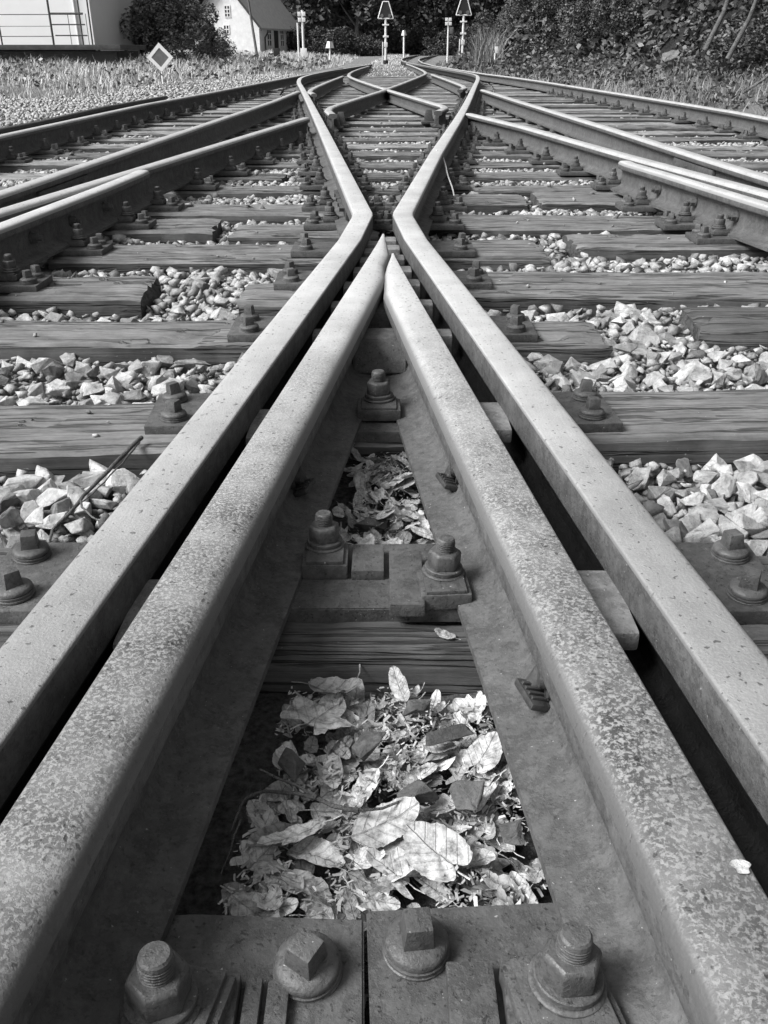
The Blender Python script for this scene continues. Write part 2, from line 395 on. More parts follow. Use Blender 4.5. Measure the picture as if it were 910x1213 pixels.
# outer rails
px_rail('R0', [(-330, 232), (0, 160), (172, 123), (250, 109), (350, 90), (405, 80)], 'outermost left rail, running in front of the gravel strip and grass', it=0)
px_rail('R2', [(-330, 334), (0, 228), (323, 120), (353, 108)], 'second rail from the left, its end running up to the left wing rail', it=0, foot=(.06, .045), dz=.001)
px_rail('R3', [(-330, 347), (0, 249), (362, 139)], 'third rail from the left, ending at the bent part of the left wing rail', it=0, foot=(.045, .045))
g1 = px_rail('GL', [(-330, 385), (0, 266), (120, 221), (160, 205), (168, 201)], 'short left guard rail with a rounded near end of its flare, inside the third rail', [M_side, M_head_wing], it=0, foot=(.045, .06), dz=-.001, name='guard_rail')
px_rail('R0r', [(1240, 206), (910, 138), (784, 118), (700, 105), (623, 93), (565, 86), (504, 76), (494, 70), (505, 67), (525, 64)], 'outermost right rail, below the overgrown bank', it=1)
px_rail('R2r', [(1240, 303), (910, 209), (834, 186), (725, 152), (617, 120), (572, 106)], 'second rail from the right, with a fishplate joint', it=0, foot=(.045, .06), dz=.001)
px_rail('R3r', [(1240, 318), (910, 227), (743, 183), (624, 150), (556, 134)], 'third rail from the right, ending at the right wing rail', it=0, foot=(.045, .045))
g2 = px_rail('GR', [(1240, 335), (910, 241), (790, 205), (748, 193), (741, 190)], 'short right guard rail lying against the third rail from the right', [M_side, M_head_wing], it=0, foot=(.06, .045), dz=-.001, name='guard_rail')
# far crossing
px_rail('X1', [(394, 135), (387, 129), (402, 123), (457, 106), (500, 89.5), (506, 86), (497, 81), (482, 75.5)], 'left elbow rail of the far crossing, from the dark bracket up to the right', it=1, foot=(.05, .05), dz=.0015)
px_rail('X2', [(519, 131), (530, 126), (512, 121), (457, 105), (417, 92), (412, 88), (420, 83), (437, 78)], 'right elbow rail of the far crossing, from the dark bracket up to the left', it=1, foot=(.05, .05), dz=-.0015)
px_rail('X3', [(372, 111), (365, 108), (378, 101), (406, 90)], 'short check rail at the left corner of the far crossing', it=1, foot=(.05, .05), dz=.0025)
px_rail('X4', [(545, 106), (553, 103), (535, 96), (512, 88)], 'short check rail at the right corner of the far crossing', it=1, foot=(.05, .05), dz=.0025)
px_rail('SD', [(-60, 147), (40, 131), (120, 116), (195, 105)], 'half buried old siding rail in the grass at left', [M_iron_dark, M_iron_dark], it=0, dz=-.09)

def webbolts(rail, key, side, rows):
    for py in rows:
        Y = Yrow(py); x = xline(key, Y)+side*.0085; bm = bmesh.new(); rot = Euler((0, R(90*side), 0)).to_matrix()
        add_cyl(bm, (x, Y, .085), .021, .006, 16, rot=rot); add_cyl(bm, (x, Y, .085), .018, .024, 6, rot=rot); add_cyl(bm, (x, Y, .085), .010, .038, 10, rot=rot)
        link('web_bolt', finish(bm, 'web_bolt'), M_bolt, rail)
webbolts(g1, 'GL', 1, (255, 237, 222)); webbolts(g2, 'GR', -1, (232, 217, 204))

# ------------------------------------------------------------------ sleepers
SL = []      # (x0,x1,y0,y1,rot) for stone avoidance
ORD = ['first', 'second', 'third', 'fourth', 'fifth', 'sixth', 'seventh', 'eighth', 'ninth', 'tenth', 'eleventh', 'twelfth', 'thirteenth', 'fourteenth']
def sleeper(x0, x1, y0, y1, rot, label, ztop=0.0, m=None, seed=0, group=None, hi=True, m2=None):
    L = x1-x0; W = y1-y0; Hh = .15; bm = bmesh.new()
    nx = max(4, int(L/(.03 if hi else .3))); ny = 11 if hi else 2
    rnd = random.Random(seed)
    off = rnd.random()*50
    def dv(x, y, z):
        e = .0
        n = noise.noise(Vector((x*2+off, y*25, z*25)))*.005+noise.noise(Vector((x*14+off, y*60, z*60)))*.003
        if hi and abs(y) < W*.42 and abs(noise.noise(Vector((x*.8+off, y*9, 3)))) < .035: n -= .011
        return n
    # cross-section perimeter
    per = [(-.5, 0, 0), (-.5, .6, 0), (-.5, .93, 1)] + [(-.5+(i+.35)/(ny-.3), 1, 2) for i in range(ny)] + [(.5, .93, 1), (.5, .6, 0), (.5, 0, 0)]
    rings = []
    for i in range(nx+1):
        x = -L/2+L*i/nx; endk = 1.0
        if i in (0, nx): x += rnd.uniform(-.004, .004)
        r = []
        for (a, b_, t) in per:
            y = a*W; z = -Hh+b_*Hh
            if i in (0, nx): y *= .985; z = z-.004 if b_ > .9 else z
            d = dv(x, y, z)
            if b_ >= .93: z += d*1.3
            else: y += d*1.6*(1 if a > 0 else -1)
            r.append(bm.verts.new((x+(noise.noise(Vector((y*30, z*30, off+i)))*.022 if i in (0, nx) else 0), y, z)))
        rings.append(r)
    n = len(per)
    for a, b_ in zip(rings, rings[1:]):
        for i in range(n):
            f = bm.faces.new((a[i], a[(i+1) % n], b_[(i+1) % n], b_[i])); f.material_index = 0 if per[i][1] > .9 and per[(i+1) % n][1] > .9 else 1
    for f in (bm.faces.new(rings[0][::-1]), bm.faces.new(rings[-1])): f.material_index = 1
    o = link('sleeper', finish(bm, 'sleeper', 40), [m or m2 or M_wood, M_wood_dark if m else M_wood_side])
    o.location = ((x0+x1)/2, (y0+y1)/2, ztop); o.rotation_euler = (0, 0, rot)
    SL.append((x0, x1, y0, y1, rot))
    return tag(o, label, 'sleeper', group)
def yr(py): return G(CX, py, 0).y
def xr_(px, py): return G(px, py, 0).x
BAYS = []
S = {}
sleeper(-.55, .8, .24, .515, 0, 'nearest sleeper, dark tarred, carrying the four bolts at the bottom edge', seed=1, m=M_wood_dark); S[1] = (.24, .515)
sleeper(-1.0, 1.25, .885, 1.14, R(-1), 'second sleeper from the front, under the two bolted clips inside the V', seed=2, m=M_wood_dark); S[2] = (.885, 1.14)
sleeper(-1.6, 1.8, 1.545, 1.80, R(3.4), 'long cracked sleeper, third from the front, passing under the V', seed=3); S[3] = (1.545, 1.80)
f4 = (yr(409), yr(380))
sleeper(-2.0, xr_(722, 408), *f4, R(.3), 'fourth sleeper from the front, its sawn end showing right of the crossing', seed=4); S[4] = f4
sleeper(xr_(832, 388), 2.3, yr(392), yr(364), R(-1), 'blackened sleeper end at the right edge, above the ballast heap', seed=5, m=M_wood_dark)
f5 = (yr(351), yr(322)); S[5] = f5
sleeper(-2.4, xr_(165, 350), yr(353), yr(328), R(1), 'short sleeper end at the far left with a split corner', seed=6)
sleeper(xr_(283, 356), xr_(352, 356), yr(358), yr(335), 0, 'stub of sleeper just left of the left wing rail', seed=7)
sleeper(-.30, 2.6, *f5, R(-.8), 'long grey sleeper, fifth from the front, right of the crossing', seed=8)
f6 = (yr(309), yr(289)); S[6] = f6
sleeper(xr_(55, 309), .05, *f6, R(.3), 'long sleeper, sixth from the front, left of the knuckle', seed=9)
sleeper(.12, xr_(650, 302), yr(305), yr(284), 0, 'short sleeper beside the right knuckle', seed=10)
sleeper(xr_(688, 296), 2.7, yr(294), yr(277), R(-1), 'pale sleeper with a checked end, right of the crossing by the guard rail bolts', seed=11)
f7 = (yr(276), yr(262)); S[7] = f7
sleeper(-2.9, xr_(247, 276), yr(276), yr(261), R(2), 'weathered sleeper with a broken end by the left guard rail', seed=12)
sleeper(xr_(273, 278), -.02, yr(279), yr(266), 0, 'pale sleeper stub left of the left knuckle, in the ballast', seed=13)
sleeper(.12, 3.0, yr(270), yr(255), R(-.6), 'seventh sleeper from the front, right of the knuckles', seed=14)
f8 = (yr(254), yr(242)); S[8] = f8
sleeper(-3.0, .02, yr(254), yr(241.5), R(.5), 'eighth sleeper from the front, left of the left wing rail', seed=15)
sleeper(.06, xr_(627, 240), yr(241), yr(230), 0, 'short eighth sleeper right of the right wing rail', seed=16)
sleeper(xr_(642, 240), 3.2, yr(240), yr(227), R(-1), 'eighth level sleeper with a split end near the right guard rail', seed=17)
Y = yr(226.5); k = 9; levels = []
while Y < 46:
    wdt = .24; levels.append((k, Y)); Y += .60+random.uniform(-.03, .03); k += 1
for k, Y in levels:
    hi = Y < 9; nm = ORD[k-1] if k <= 14 else None
    a = min(xline('R2', Y), xline('R3', Y))*.5+max(xline('R2', Y), xline('R3', Y))*.5-.02 if Y < 11 else xline('wL', Y)-.30
    b_ = xline('R2r', Y)*.5+xline('R3r', Y)*.5+.02 if Y < 11 else xline('wR', Y)+.30
    xl = min(xline('R0', Y), a)-.55; xr = max(xline('R0r', Y), b_)+.55
    j = lambda: random.uniform(-.05, .05)
    ctr = random.uniform(-.1, .1)
    segs = [('left', xl, a-.02, 'of the left hand track, in front of the grass'), ('mid', a+.02, b_-.02, 'of the middle tracks'), ('right', b_+.02, xr, 'of the right hand track, below the bank')]
    if 4.2 < Y < 9.5 and k % 2 == 0:
        q = random.choice((-.55, .6)); segs[1:2] = [('mid', a+.02, q-.03, 'of the middle tracks, left piece'), ('mid', q+.03, b_-.02, 'of the middle tracks, right piece')]
    for (tk, x0, x1, tx) in segs:
        if x1-x0 < .3: continue
        y0 = Y+j()
        if nm: lab, grp = f'{nm} sleeper from the front {tx}', None
        else: lab, grp = f'distant sleeper {tx}', f'distant sleepers {tx}'
        sleeper(x0, x1, y0, y0+.235, R(random.uniform(-.8, .8)), lab, seed=k*7+len(tx), group=grp, hi=hi, m2=M_wood_pale if (tk == 'left' and k % 3) or (Y > 7 and k % 2) else None, ztop=random.uniform(-.012, .004))
    S[k] = (Y, Y+.235)
NS = max(S)

# ------------------------------------------------------------------ bolts, clips and plates
def hexbolt_mesh():
    bm = bmesh.new(); s = .0215
    # nut with chamfer
    rings = []
    for (r, z) in ((s*.96, .012), (s, .0135), (s, .031), (s*.90, .0345)):
        rings.append([bm.verts.new((r*math.cos(math.pi/3*i), r*math.sin(math.pi/3*i), z)) for i in range(6)])
    for a, b in zip(rings, rings[1:]):
        for i in range(6): bm.faces.new((a[i], a[(i+1) % 6], b[(i+1) % 6], b[i]))
    bm.faces.new(rings[-1]); bm.faces.new(rings[0][::-1])
    bmesh.ops.bevel(bm, geom=[e for e in bm.edges], offset=.0009, segments=1, affect='EDGES')
    pr = [(.0105, .030)]; z = .034
    for i in range(5): pr += [(.0118, z), (.0122, z+.0012), (.0104, z+.0020)]; z += .0026
    pr += [(.0118, z), (.0112, z+.003), (.0096, z+.0048), (.004, z+.0052)]
    add_lathe(bm, pr, 20)
    return finish(bm, 'bolt', 30)
def washer_mesh():
    bm = bmesh.new()
    add_lathe(bm, [(.0265, 0), (.0275, .0012), (.0275, .0045), (.0262, .0058), (.0245, .0062)], 26)
    add_lathe(bm, [(.0235, .0064), (.0245, .0072), (.0245, .0112), (.0235, .0122), (.019, .0124)], 26)
    return finish(bm, 'washer', 40)
def screw_mesh():
    bm = bmesh.new()
    add_lathe(bm, [(.0232, .008), (.0250, .0095), (.0252, .0125), (.0235, .0150), (.0185, .0172), (.0150, .018)], 26)
    vs = add_box(bm, (0, 0, .028), (.0245, .0245, .023), bev=.0014, taper=.16, rot=Euler((R(2), R(1), 0)).to_matrix())
    return finish(bm, 'screw', 40)
def sring_mesh():
    bm = bmesh.new(); add_lathe(bm, [(.0255, 0), (.0268, .001), (.0268, .0035), (.0252, .0045), (.0252, .005), (.0262, .0055), (.0262, .0078), (.022, .0084)], 26)
    return finish(bm, 'washer', 40)
def clip_mesh():
    bm = bmesh.new(); add_box(bm, (0, 0, .0), (.062, .062, .018), bev=.003); add_box(bm, (.0, 0, .0105), (.05, .058, .005), bev=.0015)
    return finish(bm, 'clip', 40)
def lowbolt_mesh(kind):
    bm = bmesh.new()
    add_cyl(bm, (0, 0, 0), .026, .012, 12, .024)
    if kind == 'hex': add_cyl(bm, (0, 0, .012), .0215, .022, 6); add_cyl(bm, (0, 0, .034), .012, .014, 8)
    else: add_box(bm, (0, 0, .028), (.023, .023, .028), taper=.15)
    return finish(bm, 'bolt', 40)
ME = dict(hex=hexbolt_mesh(), washer=washer_mesh(), screw=screw_mesh(), ring=sring_mesh(), clip=clip_mesh(), lowhex=lowbolt_mesh('hex'), lowsq=lowbolt_mesh('sq'))
for k_, m_ in (('hex', M_bolt), ('washer', M_bolt), ('screw', M_bolt), ('ring', M_bolt), ('clip', M_plate), ('lowhex', M_bolt), ('lowsq', M_bolt)): ME[k_].materials.append(m_)
def bolt(parent, x, y, z, kind='hex', rz=None, s=1.0, fine=True):
    rz = random.uniform(0, 6.28) if rz is None else rz
    o = bpy.data.objects.new('bolt' if kind == 'hex' else 'screw', ME[kind] if fine else ME['lowhex' if kind == 'hex' else 'lowsq']); COL.objects.link(o); o.parent = parent
    o.location = (x, y, z); o.rotation_euler = (R(random.uniform(-3, 3)), R(random.uniform(-3, 3)), rz); o.scale = (s, s, s)
    if fine:
        w_ = bpy.data.objects.new('washer', ME['washer' if kind == 'hex' else 'ring']); COL.objects.link(w_); w_.parent = o
    return o
def clip(parent, x, y, z, rz=0, s=(1, 1, 1), fine=True):
    o = bpy.data.objects.new('clip', ME['clip']); COL.objects.link(o); o.parent = parent; o.location = (x, y, z); o.rotation_euler = (0, 0, rz); o.scale = s
    return o
PLATE_CACHE = {}
def plate_mesh(L, W, rib=None):
    key = (round(L, 2), round(W, 2), rib)
    if key not in PLATE_CACHE:
        bm = bmesh.new(); add_box(bm, (0, 0, .0095), (L, W, .021), bev=.0022)
        if rib:
            for x in rib: add_box(bm, (x, 0, .0235), (.016, W*.96, .014), bev=.003)
        me = finish(bm, 'tie_plate', 40); me.materials.append(M_plate); PLATE_CACHE[key] = me
    return PLATE_CACHE[key]
RAILDESC = {'wL': 'left wing rail', 'wR': 'right wing rail', 'GL': 'left guard rail', 'GR': 'right guard rail', 'R0': 'outermost left rail', 'R2': 'second rail from the left',
            'R3': 'third rail from the left', 'R0r': 'outermost right rail', 'R2r': 'second rail from the right', 'R3r': 'third rail from the right'}
def tie_plate(key, k, y0, y1, sides, fine, shift=0.0, screws_only=False, rot=0):
    Y = (y0+y1)/2; x = xline(key, Y)
    ex = .245 if screws_only else .19
    lw = ex if -1 in sides else .05; rw = ex if 1 in sides else .05
    t = link('tie_plate', plate_mesh(lw+rw, .18 if screws_only else .15), M_plate); t.location = (x+(rw-lw)/2, Y+(.025 if k == 2 and screws_only else 0), .0005); t.rotation_euler = (0, 0, rot)
    cx0 = -(rw-lw)/2
    nm = RAILDESC[key]
    if k <= 14: tag(t, f'tie plate under the {nm}, {ORD[k-1]} sleeper from the front', 'tie plate', f'tie plates under the {nm}')
    else: tag(t, f'small distant tie plate under the {nm}', 'tie plate', f'distant tie plates under the {nm}')
    for s in sides:
        if screws_only:
            bolt(t, cx0+s*.193, -.052, .0195, 'screw', fine=fine, s=.98); bolt(t, cx0+s*.206, .050, .0195, 'screw', fine=fine, s=.98)
        else:
            clip(t, cx0+s*.082, .012, .031, 0, (1, 1, 1)); bolt(t, cx0+s*.086, .012, .046, 'hex', fine=fine)
            bolt(t, cx0+s*.155, -.036, .0195, 'screw', fine=fine); bolt(t, cx0+s*.150, .044, .0195, 'screw', fine=fine, s=.95)
    return t
# wing rails (only outer side shows two square screws)
for key, s in (('wL', -1), ('wR', 1)):
    for k in range(2, NS+1):
        y0, y1 = S[k]
        if y0 > 15: break
        if k in (2, 3): tie_plate(key, k, y0, y1, (s,), True, screws_only=True, rot=R(3.4) if k == 3 else 0)
        elif k <= 6: tie_plate(key, k, y0, y1, (s,), True, screws_only=True)
        else: tie_plate(key, k, y0, y1, (-1, 1), y0 < 6)
for key, ss in (('GL', (1,)), ('GR', (-1,))):
    for k in range(4, 11):
        y0, y1 = S[k]
        if y0+.1 > LINES[key][0][-1]: continue
        if key == 'GL' and k == 5: y0, y1 = yr(353), yr(328)
        if key == 'GR' and k == 6: y0, y1 = yr(294), yr(277)
        tie_plate(key, k, y0, y1, ss, True)
for key, ss, ymax in (('R3', (1,), 9), ('R3r', (-1,), 9), ('R2', (-1,), 12), ('R2r', (1,), 12), ('R0', (1,), 16), ('R0r', (-1,), 16)):
    for k in range(6, NS+1):
        y0, y1 = S[k]
        if key in ('R3', 'R3r') and y0 < LINES['GL' if key == 'R3' else 'GR'][0][-1]: continue
        if y0+.12 > LINES[key][0][-1] or y0 > ymax: continue
        if key in ('R0', 'R0r') and y0 < 4.5: continue
        tie_plate(key, k, y0, y1, ss, y0 < 6.5)

# --- the plates inside the V
def P3(px, py, z): return G(px, py, z)
# bottom left and right plates
def vplate(name, label, pix, z0, z1, m=M_plate):
    bm = bmesh.new(); vs = [G(x, y, z1) for x, y in pix]
    lo = [bm.verts.new((v.x, v.y, z0)) for v in vs]; hi = [bm.verts.new((v.x, v.y, z1)) for v in vs]; n = len(vs)
    bm.faces.new(hi); bm.faces.new(lo[::-1])
    for i in range(n): bm.faces.new((lo[i], lo[(i+1) % n], hi[(i+1) % n], hi[i]))
    bmesh.ops.bevel(bm, geom=[e for e in bm.edges], offset=.0018, segments=2, affect='EDGES')
    o = link(name, finish(bm, name, 40), m); return tag(o, label, 'tie plate') if label else o
pl = vplate('tie_plate', 'near left tie plate inside the V, square screw and hexagonal nut on it', [(120, 1290), (432, 1290), (431, 1088), (232, 1083), (190, 1083)], -.002, .020)
pr_ = vplate('tie_plate', 'near right tie plate inside the V, square screw and hexagonal nut on it', [(441, 1290), (760, 1290), (690, 1066), (434, 1078)], -.002, .020)
def ribat(parent, px0, px1, py0, py1, z0, z1, name='rib'):
    a = G(px0, py1, z1); b = G(px1, py1, z1); a.y = G(CX, py0, z1).y; bm = bmesh.new()
    add_box(bm, ((a.x+b.x)/2, (a.y+b.y)/2, (z0+z1)/2), (abs(b.x-a.x), abs(a.y-b.y), z1-z0), bev=.002)
    return link(name, finish(bm, name, 40), M_plate, parent)
ribat(pl, 268, 286, 1260, 1152, .0195, .034); ribat(pl, 292, 312, 1260, 1156, .0195, .031); ribat(pl, 318, 344, 1260, 1160, .0195, .029)
ribat(pr_, 528, 584, 1260, 1138, .0195, .032); ribat(pr_, 592, 634, 1260, 1130, .0195, .036)
def clipat(parent, px, py, z, sx, sy, rz=0):
    p = G(px, py, z); return clip(parent, p.x, p.y, z-.0125, rz, (sx, sy, 1.25))
def boltat(parent, px, py, z, kind, rz, s=1.0):
    p = G(px, py, z); o = bolt(parent, p.x, p.y, z, kind, rz, s=s); return o
clipat(pl, 205, 1195, .046, 1.15, 1.15, R(-12)); boltat(pl, 192, 1192, .046, 'hex', .35, 1.08)
clipat(pr_, 668, 1180, .046, 1.2, 1.2, R(12)); boltat(pr_, 671, 1166, .046, 'hex', .1, 1.06)
boltat(pl, 365, 1150, .020, 'screw', .95, 1.02).rotation_euler = (R(4), R(-8), 1.0)
boltat(pr_, 493, 1126, .020, 'screw', .12, 1.02)
# middle plate
mp_ = vplate('tie_plate', 'wide tie plate across the second sleeper inside the V, with two clips and nuts', [(322, 722), (572, 720), (536, 643), (362, 645)], .0, .023)
clipat(mp_, 386, 655, .047, 1.0, 1.0); boltat(mp_, 385, 647, .047, 'hex', .3, 1.0)
ribat(mp_, 418, 455, 676, 645, .022, .038); ribat(mp_, 461, 499, 716, 652, .022, .041)
clipat(mp_, 526, 688, .047, 1.05, 1.05, R(4)); boltat(mp_, 525, 679, .047, 'hex', .05, 1.02)
# upper plate and clip where the feet meet
up = vplate('tie_plate', 'small tie plate on the third sleeper, bolted clip in the throat of the V', [(418, 512), (480, 512), (473, 488), (426, 488)], .0, .022)
clipat(up, 449, 478, .050, 1.35, 1.1); boltat(up, 449, 473, .052, 'hex', .3, 1.12)

# filler blocks between V rails and in the flangeways
def block(x0, x1, Y, d, z0, z1, label, skew=0, m=M_plate):
    bm = bmesh.new(); add_box(bm, (0, 0, (z0+z1)/2), (x1-x0, d, z1-z0), bev=.005)
    o = link('filler_block', finish(bm, 'filler_block', 40), m); o.location = ((x0+x1)/2, Y, 0); o.rotation_euler = (0, 0, skew)
    return tag(o, label, 'filler block')
def inner(Y): return LPo(Y)+HW*.62, RPo(Y)-HW*.62
for (py0, py1, z1, lab) in ((402, 388, .105, 'large filler block filling the throat of the V behind the bolted clip'), (369, 356, .112, 'smaller filler block deep in the throat of the V, just behind the large one')):
    ya, yb = G(CX, py0, z1).y, G(CX, py1, z1).y; a0, b0 = inner(ya); a1, b1 = inner(yb)
    bm = bmesh.new()
    lo = [bm.verts.new(v) for v in ((a0, ya-.03, .036), (b0, ya-.03, .036), (b1, yb, .036), (a1, yb, .036))]
    hi = [bm.verts.new(v) for v in ((a0, ya, z1), (b0, ya, z1), (b1, yb, z1), (a1, yb, z1))]
    bm.faces.new(hi); bm.faces.new(lo[::-1])
    for i in range(4): bm.faces.new((lo[i], lo[(i+1) % 4], hi[(i+1) % 4], hi[i]))
    bmesh.ops.bevel(bm, geom=[e for e in bm.edges], offset=.004, segments=2, affect='EDGES')
    tag(link('filler_block', finish(bm, 'filler_block', 40), m := M_plate), lab, 'filler block')
M_worn = m_steel('worn_block_iron', .2, .32, .5)
ords = ['nearest', 'second', 'third', 'fourth', 'fifth', 'sixth', 'seventh', 'eighth', 'ninth', 'tenth', 'eleventh', 'twelfth']
for side, cs in (('left', [(150, 737), (299, 512), (368, 398), (390, 364), (405, 341), (415, 323), (424, 311), (431, 300), (437, 291)]),
                 ('right', [(722, 725), (592, 503), (527, 398), (507, 362), (495, 338), (486, 322), (478, 308), (471, 296), (465, 286)])):
    for i, (px, py) in enumerate(cs):
        Y = G(px, py, .095).y; e = (LPo(Y), xline('wL', Y)+.036) if side == 'left' else (xline('wR', Y)-.036, RPo(Y))
        a, b = min(e), max(e)
        if Y > yt-.02: a, b = ((xline('wL', Y)+.036, -.006) if side == 'left' else (.004, xline('wR', Y)-.036))
        d = .13 if i < 2 else (.06 if i < 4 else .075)
        block(a-.003, b+.003, Y, d, .045 if i > 1 else .088, .104 if i > 1 else .112, f'{ords[i]} filler block in the {side} flange groove beside the V', m=M_worn)

# bracket plates at the elbow rails of the far crossing
for (px, py, dx, lab) in ((404, 137, .0, 'dark upright bracket under the left elbow rail of the far crossing'), (397, 140, 0, 'dark bracket foot under the near end of the left elbow rail'),
                         (508, 134, 0, 'dark upright bracket under the right elbow rail of the far crossing'), (520, 137, 0, 'dark bracket foot under the near end of the right elbow rail')):
    p = G(px, py, .09); bm = bmesh.new()
    add_box(bm, (0, 0, .06), (.10, .10, .125), bev=.004, taper=.45); add_box(bm, (0, -.02, .01), (.15, .22, .02), bev=.003)
    o = link('bracket', finish(bm, 'bracket', 40), M_iron_dark); o.location = (p.x, p.y, .0); tag(o, lab, 'rail bracket')
# fishplates on second rail from right and sliding plates
for key, py, s, lab in (('R2r', 184, -1, 'fishplate bolted across the joint of the second rail from the right'), ('R2', 205, 1, 'fishplate on the second rail from the left, near the guard rail'), ('wL', 215, -1, 'dark fishplate hanging on the web of the left wing rail')):
    Y = Yrow(py); x = xline(key, Y); k = (xline(key, Y+.3)-xline(key, Y-.3))/.6
    bm = bmesh.new(); add_box(bm, (0, 0, 0), (.018, .6, .07), bev=.003)
    o = link('fishplate', finish(bm, 'fishplate', 40), M_iron_dark if key == 'wL' else M_plate); o.location = (x+s*.019, Y, .085); o.rotation_euler = (0, 0, -math.atan(k)); tag(o, lab, 'fishplate')
    for q in (-.2, -.07, .07, .2):
        bm = bmesh.new(); rot = Euler((0, R(90*s), 0)).to_matrix(); add_cyl(bm, (s*.008, q, 0), .017, .022, 6, rot=rot)
        link('bolt', finish(bm, 'bolt'), M_bolt, o)
# bond wire on right wing rail
bm = bmesh.new(); pts = [G(517, 178, ZT+.003), G(523, 181, ZT-.02), H(528, 195, Yrow(184)), H(530, 207, Yrow(190)), H(536, 222, Yrow(196)), H(538, 232, Yrow(200))]
add_tube(bm, smooth_pts([Vector(p) for p in pts], 2), .0035, 6); tag(link('bond_wire', finish(bm, 'bond_wire'), M_paint), 'thin pale wire hanging from the right wing rail beyond the knuckle', 'wire')

# ------------------------------------------------------------------ ground
def xl_edge(Y): return float(np.interp(Y, [3, 8, 14, 20, 32, 45, 60], [-7.2, -6.6, -5.6, -4.5, -2.95, -2.2, -2.0]))
def xr_edge(Y): return max(.95, 3.75-.07*Y)+1.0+(max(0, Y-38)*.09)
def sm(t): t = max(0, min(1, t)); return t*t*(3-2*t)
def gz(x, y):
    z = -.085
    z += .22*sm((xl_edge(y)-x)/6.0)*sm((y-3)/8)
    z += .35*sm((x-xr_edge(y))/2.5)
    z += .25*sm((y-45)/60)
    z += noise.noise(Vector((x*.7, y*.7, 0)))*.02 if abs(x) < 3 else noise.noise(Vector((x*.5, y*.5, 0)))*.06
    return z
xs = sorted(set([round(s*v, 3) for s in (-1, 1) for v in list(np.arange(0, 8, .25))+list(np.arange(8, 20, 1))+[25, 35, 60, 120, 300, 600]]))
ys = [-300, -60, -10, -3]+list(np.arange(-1, 15, .3))+list(np.arange(15, 60, 1))+list(np.arange(60, 130, 4))+[160, 220, 400, 900]
V = np.array([(x, y, gz(x, y)) for y in ys for x in xs]); nx = len(xs)
FI = np.array([(j*nx+i, j*nx+i+1, (j+1)*nx+i+1, (j+1)*nx+i) for j in range(len(ys)-1) for i in range(nx-1)]).ravel()
g = link('ground', raw_mesh('ground', V, 4, FI, smooth=True), M_ground); tag(g, kind='structure')

# ------------------------------------------------------------------ ballast
def rock_mesh(seed, npt=16, sub=False, flat=.62):
    r = random.Random(seed); bm = bmesh.new()
    for i in range(npt):
        v = Vector((r.gauss(0, 1), r.gauss(0, 1), r.gauss(0, 1))).normalized()*r.uniform(.72, 1.12)
        bm.verts.new((v.x, v.y*.8, v.z*flat))
    res = bmesh.ops.convex_hull(bm, input=bm.verts)
    bmesh.ops.delete(bm, geom=[e for e in res['geom_interior'] if isinstance(e, bmesh.types.BMVert)], context='VERTS')
    bmesh.ops.dissolve_limit(bm, angle_limit=R(17), verts=bm.verts, edges=bm.edges)
    if sub:
        bmesh.ops.triangulate(bm, faces=bm.faces)
        bmesh.ops.bevel(bm, geom=[e for e in bm.edges], offset=.03, segments=1, affect='EDGES')
        bmesh.ops.triangulate(bm, faces=bm.faces)
        bmesh.ops.subdivide_edges(bm, edges=bm.edges, cuts=1, use_grid_fill=True)
        bmesh.ops.recalc_face_normals(bm, faces=bm.faces); bm.normal_update()
        for v in bm.verts: v.co += v.normal*(noise.noise(v.co*2.3+Vector((seed, 0, 0)))*.07+noise.noise(v.co*6+Vector((seed, 3, 0)))*.05)
    bmesh.ops.triangulate(bm, faces=bm.faces)
    return finish(bm, 'ballast_stone', 16)
NR = 24
HI = [rock_mesh(100+i, random.randint(9, 13), True, random.uniform(.42, .75)) for i in range(NR)]
for m_ in HI: m_.materials.append(M_stone)
LO = []
for i in range(16):
    me = rock_mesh(300+i, random.randint(8, 10), False, random.uniform(.4, .7)); v = np.empty(len(me.vertices)*3, np.float32); me.vertices.foreach_get('co', v)
    f = np.array([p.vertices[:] for p in me.polygons], np.int32); LO.append((v.reshape(-1, 3), f)); bpy.data.meshes.remove(me)
def in_sleeper(x, y, m=.0):
    for (x0, x1, y0, y1, rot) in SL:
        if y < y0-.15 or y > y1+.15 or x < x0-m or x > x1+m: continue
        dy = (x-(x0+x1)/2)*math.tan(rot)
        if y0+dy-m < y < y1+dy+m: return True
    return False
def in_v(x, y): return y < 1.95 and LPo(y) < x < RPo(y)
pool = []
def mound(x, y): return .022*noise.noise(Vector((x*2.2, y*2.2, 4)))+.012*noise.noise(Vector((x*6, y*6, 9)))
def scatter(y0, y1, sp, smin, smax, zoff, hwf):
    y = y0
    while y < y1:
        hw = .50*y+.5 if hwf is None else hwf(y)
        x = -hw
        while x < hw:
            X = x+random.uniform(-.5, .5)*sp; Yq = y+random.uniform(-.5, .5)*sp; x += sp
            if in_v(X, Yq): continue
            if in_sleeper(X, Yq, .012): continue
            s = random.uniform(smin, smax)*(1 if random.random() > .1 else 1.25)/2
            pool.append((X, Yq, -.045+zoff+mound(X, Yq)-(.02 if Yq < 2 else .0)*0, s))
        y += sp
scatter(.45, 4.3, .034, .032, .056, -.020, None)
scatter(.45, 4.3, .042, .032, .076, .006, None)
scatter(.45, 4.3, .026, .016, .034, -.002, None)
def big_hw(y): return min(.50*y+.5, 3.2)
scatter(4.3, 8.5, .040, .025, .05, .006, lambda y: min(.5*y+.5, 4.4))
scatter(4.3, 8.5, .046, .035, .080, .006, lambda y: min(.5*y+.5, 4.4))
scatter(8.5, 16, .070, .05, .09, -.012, lambda y: 6.2)
scatter(16, 30, .12, .07, .11, -.016, lambda y: 5.0)
